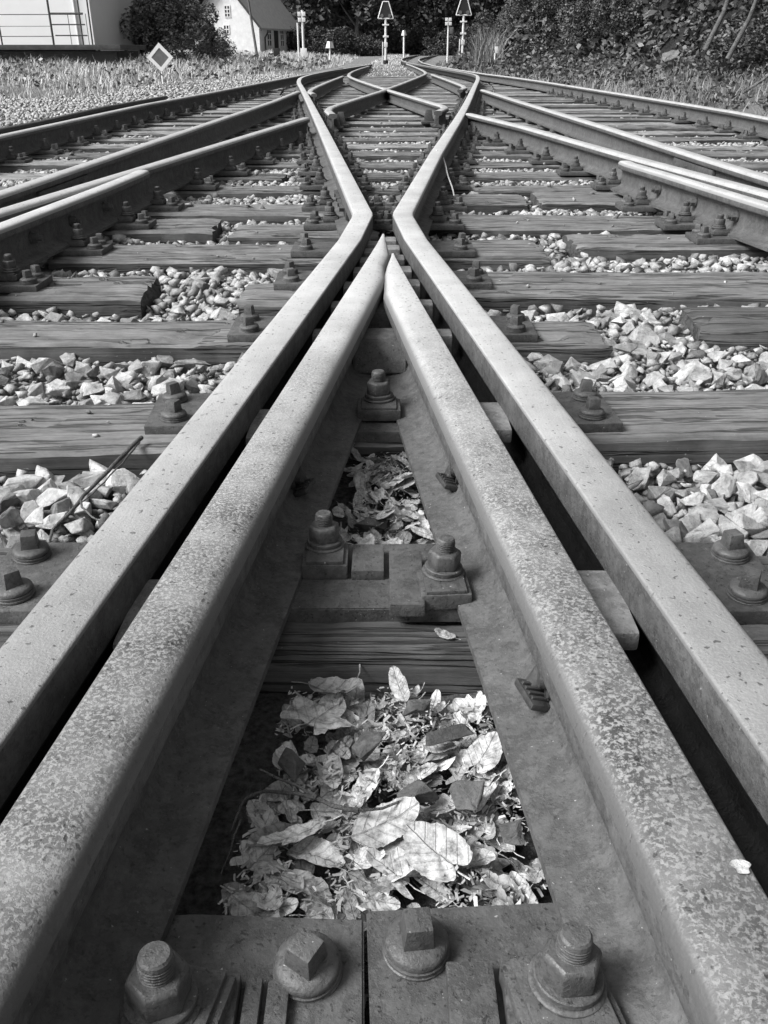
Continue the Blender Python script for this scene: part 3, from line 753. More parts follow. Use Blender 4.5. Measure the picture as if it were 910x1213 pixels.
# strip of gravel left of the outermost rail is part of the same ballast
# a few stones spilled over sleeper tops
def hidden(x, y, z):
    px, py, zc = proj(x, y, z)
    if not (-10 < px < 920 and 40 < py < 1225): return True
    t = (CAMZ-.15)/(CAMZ-z); Xc, Yc = x*t, y*t
    if abs(Xc-xline('wL', Yc)) < .05 or abs(Xc-xline('wR', Yc)) < .05: return True
    if xline('wL', Yc) < Xc < xline('wR', Yc) and Yc < 3.1: return True
    return False
cand = [(s/proj(x, y, z)[2], i) for i, (x, y, z, s) in enumerate(pool) if s > .016 and z > -.062 and y < 4.3 and not hidden(x, y, z)]
cand.sort(reverse=True); ind = set(i for _, i in cand[:285])
def bayname(y, x):
    k = max([q for q in S if S[q][0] <= y] or [1]); side = 'left' if x < 0 else 'right'
    a = ORD[k-1] if k <= 13 else 'far'; b = ORD[k] if k <= 13 else 'far'
    return side, a, b
for i in ind:
    x, y, z, s = pool[i]
    o = bpy.data.objects.new('ballast_stone', HI[i % NR]); COL.objects.link(o)
    o.location = (x, y, z); o.rotation_euler = (random.uniform(-.5, .5), random.uniform(-.5, .5), random.uniform(0, 6.28)); o.scale = (s*1.12,)*3
    sd_, a, b = bayname(y, x)
    tag(o, f'angular ballast stone {sd_} of the V, between the {a} and {b} sleepers', 'stone', f'ballast stones {sd_} of the V between the {a} and {b} sleepers')
def merged(name, items, mat_, rotfull=True):
    Vs, Fs, As = [], [], []; off = 0
    for (x, y, z, s) in items:
        v, f = LO[random.randrange(len(LO))]
        e = Euler((random.uniform(-.6, .6), random.uniform(-.6, .6), random.uniform(0, 6.28))).to_matrix()
        vv = (v*s) @ np.array(e, np.float32).T + np.array((x, y, z), np.float32)
        Vs.append(vv); Fs.append(f+off); As.append(np.full(len(v), random.random(), np.float32)); off += len(v)
    return link(name, raw_mesh(name, np.concatenate(Vs), 3, np.concatenate(Fs).ravel(), np.concatenate(As)), mat_)
rest = [p for i, p in enumerate(pool) if i not in ind]
# small spilled chips on the sleepers and plates
chips = []
for _ in range(900):
    y = random.uniform(1.4, 12); x = random.uniform(-.48*y-.2, .48*y+.2)
    if in_sleeper(x, y, -.01): chips.append((x, y, .003, random.uniform(.002, .011) if y < 4 else random.uniform(.008, .03)))
tag(merged('ballast', rest+chips, M_stone_s), 'mass of pale crushed stone ballast between and beyond the sleepers', 'ballast', kind='stuff')
# named big stones
def bigstone(px, py, sx, sy, sz, rz, label, z=-.02, m=M_stone, k=0, tilt=(0, 0)):
    p = G(px, py, z); me = HI[k % NR].copy(); me.materials.clear(); me.materials.append(m)
    o = bpy.data.objects.new('ballast_stone', me); COL.objects.link(o); o.location = p; o.scale = (sx, sy, sz); o.rotation_euler = (tilt[0], tilt[1], rz)
    return tag(o, label, 'stone')
bigstone(228, 430, .062, .026, .016, R(-8), 'long flat pale stone lying just below the fourth sleeper, left of the left wing rail', z=-.008, k=3)
bigstone(743, 412, .042, .036, .036, .4, 'big rounded boulder-like stone at the end of the fourth sleeper, right side', z=-.02, k=5)
bigstone(30, 575, .055, .05, .03, .2, 'large flat pale stone at the left edge below the cracked sleeper', z=-.03, k=7)
bigstone(795, 568, .036, .03, .03, .9, 'large angular stone right of the right wing rail, below the third sleeper', z=-.03, k=8)
bigstone(655, 428, .032, .03, .03, .1, 'pointed stone touching the right wing rail above its screws', z=-.03, k=9)

# ------------------------------------------------------------------ leaf litter in the V
FLR = -.055
bm = bmesh.new()
ysv = np.linspace(.38, 2.0, 34)
rows = [[bm.verts.new((LPo(y)-.02+(RPo(y)-LPo(y)+.04)*i/14, y, FLR-.01+noise.noise(Vector((i*.4, y*9, 0)))*.012)) for i in range(15)] for y in ysv]
for a, b in zip(rows, rows[1:]):
    for i in range(14): bm.faces.new((a[i], a[i+1], b[i+1], b[i]))
tag(link('soil', finish(bm, 'soil'), M_dirt), kind='structure')
def leaf_mesh(seed, kind):
    r = random.Random(seed); bm = bmesh.new(); na, nr = 60, 9
    kx = r.choice((6, 14, -10, 25)); ky = r.choice((10, 22, 38, 60, -14)); fold = r.uniform(0, .25); asym = r.uniform(-.006, .006)
    tear = r.uniform(0, 6.28) if r.random() < .55 else None
    c0 = bm.verts.new((0, 0, 0)); prev = None
    def rad(t):
        c = math.cos(t); a = abs(((t+math.pi) % (2*math.pi))-math.pi)
        if kind == 'oval': rr = .034*(1-.42*abs(math.sin(t))**1.2)*(1+.16*max(0, c)**8)
        elif kind == 'round': rr = .031*(1-.12*abs(math.sin(t)))*(1+.22*max(0, c)**10)
        elif kind == 'long': rr = .036/math.sqrt(math.cos(t)**2+(math.sin(t)*2.6)**2)
        else:
            rr = .021+.014*abs(math.cos(a*2.5))**1.4 if a < 2.6 else .014
            rr *= 1+.2*max(0, c)**3
        rr *= 1+.035*math.sin(t*23+seed)*(.5+.5*math.sin(t*5))
        if tear is not None:
            d = abs(((t-tear+math.pi) % (2*math.pi))-math.pi); rr *= 1-.5*math.exp(-(d/.22)**2)
        return rr*(1+.10*noise.noise(Vector((math.cos(t)*2, math.sin(t)*2, seed))))
    def bend(x, y):
        z = fold*abs(y)
        Y, Z = (math.sin(y*ky)/ky, (1-math.cos(y*ky))/ky)
        X, Z2 = (math.sin(x*kx)/kx, (1-math.cos(x*kx))/kx)
        rd = 1-abs(noise.noise(Vector((x*34, y*34, seed))))*2.2
        z += Z+Z2+rd*.0042+noise.noise(Vector((x*85, y*85, seed)))*.0040+noise.noise(Vector((x*200, y*200, seed)))*.0016
        return (X, Y+asym*z*10, z)
    for j in range(1, nr+1):
        ring = []
        for i in range(na):
            t = 2*math.pi*i/na; q = rad(t)*j/nr; ring.append(bm.verts.new(bend(q*math.cos(t), q*math.sin(t))))
        if prev is None:
            for i in range(na): bm.faces.new((c0, ring[i], ring[(i+1) % na]))
        else:
            for i in range(na): bm.faces.new((prev[i], ring[i], ring[(i+1) % na], prev[(i+1) % na]))
        prev = ring
    L = rad(math.pi); e = Vector(bend(-L*.9, 0))
    add_tube(bm, [Vector(bend(-L*.5, 0))+Vector((0, 0, .0006)), e, e+Vector((-.010, .003, .001)), e+Vector((-.022, .002, .003))], [.0006, .0008, .0009, .0011], 5)
    zm = sum(v.co.z for v in bm.verts)/len(bm.verts)
    for v in bm.verts: v.co.z -= zm
    return finish(bm, 'dead_leaf', 60)
LEAF = [leaf_mesh(i, ('oval', 'round', 'lobed', 'oval', 'long')[i % 5]) for i in range(25)]
for m_ in LEAF: m_.materials.append(M_dleaf)
def vx(y): return LPo(y)+HW/2+.07, RPo(y)-HW/2-.07
def leaf(x, y, z, s, grp, lab, tilt=.5, k=None, rz=None):
    o = bpy.data.objects.new('dead_leaf', LEAF[random.randrange(25) if k is None else k]); COL.objects.link(o)
    o.location = (x, y, z); o.rotation_euler = (random.gauss(0, tilt), random.gauss(0, tilt), random.uniform(0, 6.28) if rz is None else rz); o.scale = (s, s*random.uniform(.7, 1.1), s*.62)
    return tag(o, lab, 'leaf', grp)
bayA = (.54, .845); bayB = (1.16, 1.545)
for i in range(178):
    y = random.uniform(*bayA); a, b = vx(y); x = random.uniform(a+.026, b+.02)
    leaf(x, y, FLR+.010+.020*random.random(), random.uniform(.42, .95), 'fallen leaves between the first and second sleepers inside the V', 'dry curled leaf in the near litter bed inside the V', .24)
for i in range(106):
    y = random.uniform(*bayB); a, b = vx(y); x = random.uniform(a-.005, b+.02)
    leaf(x, y, FLR+.016+.024*random.random(), random.uniform(.45, .8), 'fallen leaves between the second and third sleepers inside the V', 'small shrivelled leaf in the farther litter bed inside the V', .4)
for (px, py, s, rz, k, lab) in ((520, 1010, 1.1, 2.4, 1, 'large pale veined leaf lying at the bottom right of the near litter bed'), (455, 975, 1.05, .3, 3, 'palest leaf in the middle of the near litter bed, with a small hole'),
                                (395, 815, 1.0, 0, 0, 'long rolled leaf at the top left of the near litter bed'), (572, 895, .9, 1.0, 1, 'heart shaped leaf with a long stalk at the right of the near litter bed'),
                                (473, 813, .7, 1.9, 3, 'small upright leaf at the top centre of the near litter bed'), (375, 850, 1.15, .9, 2, 'broad lobed leaf at the upper left of the near litter bed'),
                                (345, 990, 1.0, 3.6, 4, 'crumpled lobed leaf at the left of the near litter bed')):
    p = G(px, py, FLR+.042); leaf(p.x, p.y, FLR+.042, s, None, lab, .18, k, rz)
p = G(528, 750, .008); leaf(p.x, p.y, .006, .42, None, 'tiny torn leaf on the second sleeper, right of centre inside the V', .1, 3, 2.6)
for (px, py, sx, sy, sz, rz, k, lab) in ((437, 885, .030, .026, .022, .8, 1, 'damp grey stone left of centre in the near litter bed'), (535, 872, .034, .022, .02, .3, 2, 'broad damp stone at the upper right of the near litter bed'),
        (555, 945, .027, .028, .024, 1.1, 4, 'block shaped stone right of centre in the near litter bed'), (495, 940, .030, .022, .026, .2, 6, 'dark stone in the middle of the near litter bed'),
        (345, 905, .018, .032, .02, .4, 10, 'narrow stone leaning at the left of the near litter bed'), (608, 985, .016, .034, .022, -.2, 11, 'narrow upright stone at the right edge of the near litter bed'),
        (497, 838, .026, .018, .018, .5, 12, 'dark stone at the top of the near litter bed')):
    bigstone(px, py, sx, sy, sz, rz, lab, z=FLR+.046, m=M_stone_dk, k=k)
bigstone(438, 622, .032, .024, .02, .1, 'large damp stone at the foot of the farther litter bed', z=FLR+.03, m=M_stone_dk, k=13)
bigstone(372, 620, .015, .012, .012, .1, 'small damp stone beside the left nut of the wide plate', z=FLR+.06, m=M_stone_dk, k=14)
# crumbs
V, FI, A = [], [], []
for (y0, y1, n) in ((*bayA, 6000), (*bayB, 3600), (.24, .5, 60)):
    for i in range(n):
        y = random.uniform(y0, y1); a, b = vx(y)
        if y < .5: x = Xpx(434, 1100, .0)+random.gauss(0, .002)+.01*(y-.4); z = .002
        else:
            cl = noise.noise(Vector((y*16, i % 7, 2))); x = random.uniform(a+.015, b+.02); z = FLR+random.uniform(.004, .036)+.012*noise.noise(Vector((x*25, y*25, 0)))
        if noise.noise(Vector((x*22, y*22, 5))) < -.02: continue
        s = random.uniform(.0008, .0022)*random.choice((1, 1, 1.6)); th = random.uniform(0, 6.28); d = Vector((math.cos(th), math.sin(th), random.uniform(-.6, .6)))*s*1.7; e = Vector((-math.sin(th), math.cos(th), random.uniform(-.6, .6)))*s*.6
        c = Vector((x, y, z)); o_ = len(V); V += [c-d-e, c+d-e*.4, c+d*.8+e, c-d*.6+e*.8]; FI += [o_, o_+1, o_+2, o_+3]; A += [random.random()]*4
tag(link('leaf_crumbs', raw_mesh('leaf_crumbs', np.array([tuple(v) for v in V]), 4, np.array(FI), A), M_crumb), 'crumbled leaf and straw bits in the litter inside the V', 'litter', kind='stuff')
def twig(pix, z, r0, label, parent=None, name='twig'):
    P = smooth_pts([G(x, y, z+dz) for (x, y, dz) in pix], 2); n = len(P)
    P = [p+Vector((noise.noise(p*60)*.0025, noise.noise(p*60+Vector((5, 0, 0)))*.0025, noise.noise(p*50)*.002)) for p in P]
    bm = bmesh.new(); add_tube(bm, P, [r0*(1-.6*i/n) for i in range(n)], 7); o = link(name, finish(bm, name, 60), M_bark, parent)
    return tag(o, label, 'twig') if label else o
tw = twig([(425, 962, .012), (400, 955, .012), (360, 940, .008), (305, 938, .004), (285, 950, 0), (275, 985, -.01)], FLR+.04, .0028, 'long bent twig across the left half of the near litter bed')
twig([(375, 944, .012), (340, 925, .012), (308, 912, .01)], FLR+.04, .0022, None, tw, 'side_shoot')
twig([(425, 962, .014), (470, 955, .014), (510, 925, .012)], FLR+.04, .0018, 'thin curved stalk arching over the stones of the near litter bed')
twig([(285, 970, .01), (275, 1000, .01), (262, 1035, .005)], FLR+.03, .0012, 'thin dark straw beside the left rail foot in the near litter bed')
tw2 = twig([(167, 518, .022), (150, 535, .02), (125, 562, .015), (100, 585, .01), (85, 607, .01), (62, 625, .0), (60, 640, 0)], -.01, .0045, 'long dry twig leaning off the cracked sleeper into the ballast at left')
twig([(95, 592, .01), (100, 606, .012), (125, 622, .012), (140, 620, .01)], -.01, .0022, None, tw2, 'side_shoot')
twig([(165, 524, .022), (148, 545, .018), (120, 575, .015), (92, 600, .01)], -.012, .002, None, tw2, 'side_shoot')

# ------------------------------------------------------------------ vegetation builders
def leaf_arrays(C, size, seed, nrm=None, elong=1.6):
    """one folded quad per centre; returns V, FI, A"""
    r = np.random.default_rng(seed); n = len(C)
    d = r.normal(size=(n, 3)); d[:, 2] *= .6; d /= np.linalg.norm(d, axis=1)[:, None]
    u = r.normal(size=(n, 3)); e = np.cross(d, u); e /= np.linalg.norm(e, axis=1)[:, None]
    s = (size*(.6+.8*r.random(n)))[:, None]
    a = C-d*s*elong*.5; b = C+e*s*.42; c = C+d*s*elong*.5; q = C-e*s*.42
    V = np.stack([a, b, c, q], 1).reshape(-1, 3); FI = np.arange(4*n); A = np.repeat(r.random(n)**1.6, 4)
    return V, FI, A
def crown_mesh(seed, nleaf, size, rad, clumps=26, mat_=M_leaf, low=-.3):
    r = np.random.default_rng(seed); cs = r.normal(size=(clumps, 3)); cs /= np.linalg.norm(cs, axis=1)[:, None]
    cs[:, 2] = np.where(cs[:, 2] < low, -cs[:, 2]*.4, cs[:, 2]); cs *= (.45+.55*r.random((clumps, 1))**.5); cs *= np.array(rad)
    cr = (.20+.22*r.random(clumps))*min(rad)
    idx = r.integers(0, clumps, nleaf); d = r.normal(size=(nleaf, 3)); d /= np.linalg.norm(d, axis=1)[:, None]
    C = cs[idx]+d*(cr[idx]*(.65+.45*r.random(nleaf)))[:, None]
    V, FI, A = leaf_arrays(C, size, seed+1); A = np.clip(A+np.repeat(.25*(r.random(clumps)[idx]-.5), 4), 0, 1)
    me = raw_mesh('crown', V, 4, FI, A); me.materials.append(mat_); return me, cs
def trunk_mesh(height, r0, cs, seed):
    rn = random.Random(seed); bm = bmesh.new(); P = [Vector((rn.uniform(-.05, .05)*i, rn.uniform(-.05, .05)*i, height*i/6)) for i in range(7)]
    add_tube(bm, P, [r0*(1-.11*i) for i in range(7)], 9)
    for c in cs[:9]:
        b = P[rn.randint(3, 6)]; e = Vector(c)+Vector((0, 0, height)); m_ = b.lerp(e, .5)+Vector((0, 0, -.1*height*.3))
        add_tube(bm, [b, m_, e], [r0*.35, r0*.22, r0*.08], 6)
    return finish(bm, 'trunk', 60)
def make_tree(label, loc, th, r0, crown, cs, group=None, name='tree', sc_=1.0, rz=0, parts=True, cat='tree'):
    t = empty(name, loc, rz); t.scale = (sc_,)*3; tag(t, label, cat, group)
    c = link('crown', crown, M_leaf, t); c.location = (0, 0, th)
    link('trunk', trunk_mesh(th, r0, cs, hash(label) % 999), M_bark, t); return t
crA = [crown_mesh(11+i, 8000, .26, (3.4, 3.2, 4.2), 34, M_leaf_dark) for i in range(3)]
crB = [crown_mesh(31+i, 9000, .075, (1.5, 1.4, 1.6), 24, M_leaf_bush) for i in range(3)]
crC = [crown_mesh(51+i, 9000, .07, (1.3, 1.2, 1.7), 22, M_leaf) for i in range(3)]
# dark forest far behind (as seen across the top of the picture)
ft = [(318, 98, 6), (355, 100, 6), (395, 92, 5), (425, 88, 4), (470, 105, 6), (500, 98, 6), (440, 112, 8), (535, 110, 7), (580, 100, 6), (380, 118, 9), (205, 100, 5), (150, 100, 5), (260, 108, 8), (330, 112, 9), (620, 96, 7), (190, 100, 8)]
pdesc = ['behind the house roof', 'right of the house roof, above the lamp sign', 'over the small white lamp sign', 'left of the middle signal', 'right of the middle signal', 'between the two tall signals', 'straight above the middle signal, farther back',
         'behind the right signal', 'right of the right signal', 'dark gap behind the lamp sign, far back', 'left of the house gable', 'behind the bush by the white building', 'directly behind the house', 'behind the crossing post', 'at the left end of the bank', 'between white building and house, far back']
for i, (px, Y, th) in enumerate(ft):
    p = H(px, 60, Y); me, cs = crA[i % 3]
    make_tree('tall dark leafy forest tree '+pdesc[i], (p.x, Y, gz(p.x, Y)-.2), 3.4 if th < 7 else 5.5, .22, me, cs, rz=i*1.3, sc_=1.0+.12*(i % 4))
# underbrush under the forest: low shrubs
ub = [(372, 84, .8), (405, 80, .9), (435, 82, .7), (470, 90, .9), (500, 92, 1.0), (345, 84, .9), (520, 84, .8)]
ubd = ['left of the lamp sign', 'below the dark trees, right of the lamp sign', 'left of the middle signal post', 'just right of the middle signal post', 'beneath the small lamp post between the signals', 'by the house wall corner', 'left of the right signal post']
for i, (px, Y, s) in enumerate(ub):
    p = H(px, 60, Y); me, cs = crA[(i+1) % 3]
    make_tree('low dark shrub '+ubd[i], (p.x, Y, gz(p.x, Y)-.1), .9, .08, me, cs, rz=i, sc_=.36*s+.12, name='shrub', cat='shrub')
# bushes beside the white building
bl = [(150, 40, 12, 1.15, 'dark bush at the corner of the white building'), (180, 38, 12, 1.15, 'big leafy bush behind the diamond sign'), (216, 37, 14, .95, 'leafy bush right of the diamond sign'), (255, 41, 20, .52, 'bush in front of the house gable'), (190, 46, 0, 1.5, 'taller tree behind the bushes and the diamond sign'), (150, 50, 0, 1.9, 'tall tree right of the white building'), (128, 37, 30, .42, 'small thin shrub growing against the white wall')]
for i, (px, Y, py, s, lab) in enumerate(bl):
    p = H(px, 60, Y); me, cs = crB[i % 3] if i not in (0, 4, 5) else crC[i % 3]
    make_tree(lab, (p.x, Y, gz(p.x, Y)-.1), 1.0 if s < 1.5 else 1.6, .06, me, cs, rz=i*2, sc_=s, name='bush', cat='bush')

# ------------------------------------------------------------------ right hand bank
base = [(8.6, -4), (7.4, 6), (6.2, 14), (5.4, 22), (5.0, 32), (5.2, 45), (6.2, 60), (8.0, 76), (12, 95), (20, 120)]
by = np.array([b[1] for b in base]); bx = np.array([b[0] for b in base])
rowsv = []; hs = np.linspace(0, 14, 22)
Ys = np.concatenate([np.arange(-4, 50, .8), np.arange(50, 121, 2.5)])
def bank(Y, h): 
    n = noise.noise(Vector((Y*.22, h*.3, 1)))*.9+noise.noise(Vector((Y*.8, h*.9, 5)))*.3
    return float(np.interp(Y, by, bx))+h*.42+n*min(1, .35+h*.4)
V = np.array([(bank(Y, h), Y, -.15+h) for Y in Ys for h in hs]); nh = len(hs)
FI = np.array([(j*nh+i, (j+1)*nh+i, (j+1)*nh+i+1, j*nh+i+1) for j in range(len(Ys)-1) for i in range(nh-1)]).ravel()
tag(link('hillside', raw_mesh('hillside', V, 4, FI, smooth=True), M_hill), kind='structure')
r = np.random.default_rng(5); n = 90000
Yv = 8+82*r.random(n)**1.7; hv = 7.5*r.random(n)**1.15*np.clip(.35+Yv/60, 0, 1.2)
X = np.interp(Yv, by, bx); C = np.empty((n, 3)); keep = np.zeros(n, bool)
for i in range(n):
    cl = noise.noise(Vector((Yv[i]*1.1, hv[i]*1.5, 8)))+.5*noise.noise(Vector((Yv[i]*3, hv[i]*3.5, 2)))
    keep[i] = cl > -.18; C[i] = (bank(Yv[i], hv[i])-.05-abs(cl)*.5*random.random(), Yv[i], -.15+hv[i])
C = C[keep]; V, FI, A = leaf_arrays(C, .085*np.clip(C[:, 1]/18, .75, 2.2), 9)
tag(link('bank_leaves', raw_mesh('bank_leaves', V, 4, FI, A), M_leaf), 'dense leaf cover over the steep right hand bank', 'undergrowth', kind='stuff')
bb = [(905, 16, 2.6, .75, 'leafy shrub at the right edge of the bank'), (860, 19, 3.2, .7, 'shrub by the leaning trunks'), (800, 21, 2.2, .6, 'shrub left of the pale rock on the bank'), (745, 24, 3, .8, 'leafy shrub in the middle of the bank'), (700, 27, 1.6, .8, 'rounded shrub low on the bank'),
      (665, 30, 2.4, .9, 'dense shrub above the fishplated rail'), (630, 34, 1.2, .8, 'shrub right of the white marker'), (640, 38, 3.5, 1.1, 'shrub high on the bank, right of the signals'), (600, 44, 1.8, .9, 'shrub behind the white marker'), (585, 50, 3, 1.2, 'shrub overhanging the tall reeds'), (560, 60, 2, 1.3, 'shrub right behind the right signal')]
for i, (px, Y, hh, s, lab) in enumerate(bb):
    p = H(px, 60, Y); x = max(p.x, bank(Y, .2)-.3); hgt = max(.0, (x-bank(Y, 0))/.42)
    me, cs = crC[i % 3]
    make_tree(lab, (x, Y, -.2+min(hgt, 3)), .8, .05, me, cs, rz=i*1.7, sc_=s*.8, name='shrub', cat='shrub')
C = []
for i in range(26000):
    Y = 8+60*random.random()**1.5; e = xr_edge(Y)+.35; x = e+random.random()**.8*(max(.4, bank(Y, .4)-e)+.3); q = noise.noise(Vector((x*1.6, Y*.9, 21)))
    if q < -.15: continue
    C.append((x, Y, gz(x, Y)+random.random()*(.12+.55*max(0, q+.1)*(1 if x > e+.4 else .4))))
C = np.array(C); V, FI, A = leaf_arrays(C, .06*np.clip(C[:, 1]/18, .8, 2.2), 19)
tag(link('weeds', raw_mesh('weeds', V, 4, FI, A), M_leaf), 'low leafy weeds covering the toe of the right hand bank', 'weeds', kind='stuff')
C = []
for i in range(16000):
    Y = 9+40*random.random()**1.4; x = xl_edge(Y)-.3-random.random()*(.2*Y+3); q = noise.noise(Vector((x*.8, Y*.5, 31)))
    if q < .12: continue
    C.append((x, Y, gz(x, Y)+random.random()*.45*q*2))
C = np.array(C); V, FI, A = leaf_arrays(C, .055*np.clip(C[:, 1]/18, .8, 2.2), 29)
tag(link('weeds', raw_mesh('weeds', V, 4, FI, A), M_leaf_bush), 'darker leafy weeds growing among the dry grass at left', 'weeds', kind='stuff')
# rock outcrop and leaning pale trunks on the bank
for (px, py, Y, sx, sz, rz, lab) in ((795, 74, 18.2, .20, .62, 0, 'pale upright rock at the foot of the right hand bank'), (838, 12, 20.6, .35, .6, .4, 'pale rock face showing through the leaves high on the bank')):
    p = H(px, py, Y); me = HI[2].copy(); me.materials.clear(); me.materials.append(M_pale); o = link('rock', me); o.location = (p.x, Y, p.z); o.scale = (sx, .4, sz); o.rotation_euler = (0, .15, rz); tag(o, lab, 'rock')
for (a, b, Y, r0, lab) in (((835, 60), (872, -30), 16, .045, 'left of two thin trunks leaning on the bank'), ((862, 70), (905, -25), 15, .04, 'right of two thin trunks leaning on the bank'), ((880, 110), (912, 88), 13, .02, 'thin bare branch lying at the foot of the bank'), ((660, 97), (667, 90), 15, .012, 'short twig sticking up beside the outermost right rail')):
    A_, B_ = H(*a, Y), H(*b, Y); bm = bmesh.new(); add_tube(bm, [A_, A_.lerp(B_, .5)+Vector((.06, 0, .03)), B_], [r0, r0*.85, r0*.6], 8); tag(link('bare_trunk' if r0 > .03 else 'branch', finish(bm, 'bare_trunk', 60), M_bark if r0 > .03 else M_pale), lab, 'trunk' if r0 > .03 else 'branch')
# distant wooded hill behind everything
V, FI = [], []
xs2 = np.linspace(-130, 140, 60); hh2 = np.linspace(0, 1, 12)
for i, x in enumerate(xs2):
    for j, t in enumerate(hh2):
        V.append((x, 122+t*30+noise.noise(Vector((x*.08, t*3, 0)))*5, -1+t*(34+8*noise.noise(Vector((x*.03, 2, 0))))+noise.noise(Vector((x*.3, t*9, 0)))*1.2))
for i in range(59):
    for j in range(11): FI += [i*12+j, (i+1)*12+j, (i+1)*12+j+1, i*12+j+1]
tag(link('hill', raw_mesh('hill', np.array(V), 4, np.array(FI), smooth=True), M_hill), kind='structure')
n = 40000; C = np.stack([rng.uniform(-75, 60, n), np.zeros(n), rng.random(n)**1.3*13], 1); C[:, 1] = 120+C[:, 2]*.6+rng.uniform(-3, 2, n)
V, FI, A = leaf_arrays(C, .38, 77); tag(link('wood', raw_mesh('wood', V, 4, FI, A), M_leaf_dark), 'far wood that reads as one dark mass of leaves behind the railway', 'wood', kind='stuff')

# ------------------------------------------------------------------ grass
def grass(name, label, pts, hmin, hmax, wd, seed, mat_=M_grass):
    r = random.Random(seed); V, FI, A = [], [], []
    for q_ in pts:
        x, y, z = q_[:3]; hk = q_[3] if len(q_) > 3 else 1
        h = r.uniform(hmin, hmax)*hk; th = r.uniform(0, 6.28); l = r.uniform(.2, 1.1)*h; w2 = wd*(1+y/25); o_ = len(V)
        dx, dy = math.cos(th), math.sin(th); px_, py_ = -dy*w2, dx*w2; v = r.random()
        V += [(x-px_, y-py_, z), (x+px_, y+py_, z), (x+dx*l*.3+px_*.7, y+dy*l*.3+py_*.7, z+h*.6), (x+dx*l*.3-px_*.7, y+dy*l*.3-py_*.7, z+h*.6),
              (x+dx*l+px_*.1, y+dy*l+py_*.1, z+h), (x+dx*l-px_*.1, y+dy*l-py_*.1, z+h)]
        FI += [o_, o_+1, o_+2, o_+3, o_+3, o_+2, o_+4, o_+5]; A += [v]*6
    return tag(link(name, raw_mesh(name, np.array(V), 4, np.array(FI), A), mat_), label, 'grass', kind='stuff')
pts = []
for _ in range(90000):
    y = 7.5+65*random.random()**1.5; x = xl_edge(y)+.1-random.random()**1.4*(.22*y+4.5)
    cl = noise.noise(Vector((x*.7, y*.35, 3)))+.6*noise.noise(Vector((x*2.5, y*1.3, 7)))
    if cl < -.12 and random.random() < .85: continue
    if -.5*y-2 > x or x > -.8: continue
    e = xl_edge(y)-x
    if e < .8 and random.random() < .7: continue
    pts.append((x, y, gz(x, y)-.02, (.5+1.1*max(0, cl+.25))*(.45 if e < 1 else 1)*(1 if y < 16 else .72)))
for _ in range(16000):
    y = random.uniform(44, 112); x = random.uniform(-22, 15+max(0, y-60)*.2); 
    if -1.9 < x < 2.6+(y-44)*.10 and y < 100: continue
    if x > float(np.interp(y, [44, 60, 76, 112], [4.6, 5.6, 7.4, 17])): continue
    pts.append((x, y, gz(x, y)-.02, .6))
grass('grass', 'tall pale dry grass along the left side of the tracks', pts, .10, .46, .0045, 3)
pts = []
for _ in range(12000):
    y = 9+60*random.random()**1.4; x = xr_edge(y)-.2+random.random()*2.2
    if noise.noise(Vector((x*1.3, y*.8, 13))) < -.05: continue
    pts.append((x, y, gz(x, y)-.02))
grass('verge_grass', 'thin grass at the foot of the right hand bank', pts, .06, .26, .005, 4, M_reed)
pts = []
for _ in range(15000):
    y = random.uniform(26, 90); a = xline('wL', min(y, 40))+.5; b = xline('X1', min(y, 25))-.3
    x = random.uniform(-.9, .9)+(.0 if y < 45 else (y-45)*.03); pts.append((x, y, gz(x, y)-.01))
grass('track_grass', 'short pale grass growing between the diverging tracks beyond the far crossing', pts, .03, .14, .008, 5)
# reeds by right signal
pts = []
for _ in range(420):
    p = H(random.uniform(562, 592), 78, random.uniform(33, 40)); pts.append((p.x, p.y, gz(p.x, p.y)-.05))
grass('reeds', 'clump of tall pale reeds between the right signal and the white marker', pts, .4, 1.35, .006, 6, M_reed)

# ------------------------------------------------------------------ white building and its loading platform
YB = 30
xL = H(-420, 50, YB).x; xR_ = H(112, 50, YB+3.2).x; zt = H(60, 53, YB).z
bld = empty('white_building', (xL, YB+3.2, 0)); tag(bld, 'plain white building behind the railed loading platform', 'building')
bm = bmesh.new(); add_box(bm, ((xR_-xL)/2, 3, 2.5), (xR_-xL, 6, 5.4)); link('wall', finish(bm, 'wall'), M_white, bld)
bm = bmesh.new(); add_box(bm, ((xR_-xL)/2, 3, 5.3), (xR_-xL+.6, 6.6, .2), bev=.02); link('roof', finish(bm, 'roof'), M_roof, bld)
for q in (.16, .5):
    bm = bmesh.new(); add_cyl(bm, ((xR_-xL)*(1-q*.1)-.3, -.04, .3), .035, 4.9, 10); link('downpipe', finish(bm, 'downpipe'), M_plaster, bld); break
pf = empty('loading_platform', (xL, YB, 0)); tag(pf, 'dark loading platform running along the white building', 'platform')
xP = H(143, 56, YB).x
bm = bmesh.new(); add_box(bm, ((xP-xL)/2, 1.6, zt-.07), (xP-xL, 3.25, .14), bev=.01); link('deck', finish(bm, 'deck'), M_conc, pf)
bm = bmesh.new(); add_box(bm, ((xP-xL)/2-.1, 1.75, (zt-.14)/2-.05), (xP-xL-.3, 2.7, zt-.10)); link('plinth', finish(bm, 'plinth'), M_conc, pf)
rl = empty('platform_railing', (0, YB+.1, zt)); tag(rl, 'dark tubular railing with a gridded panel on the loading platform', 'railing')
def tube_obj(name, pts, r_, m, parent, n=8):
    bm = bmesh.new(); add_tube(bm, pts, r_, n); return link(name, finish(bm, name, 60), m, parent)
def LX(px, Y=YB+.1): return H(px, 30, Y).x
ztop = H(80, 16, YB).z-zt
def hz(py): return H(80, py, YB).z-zt
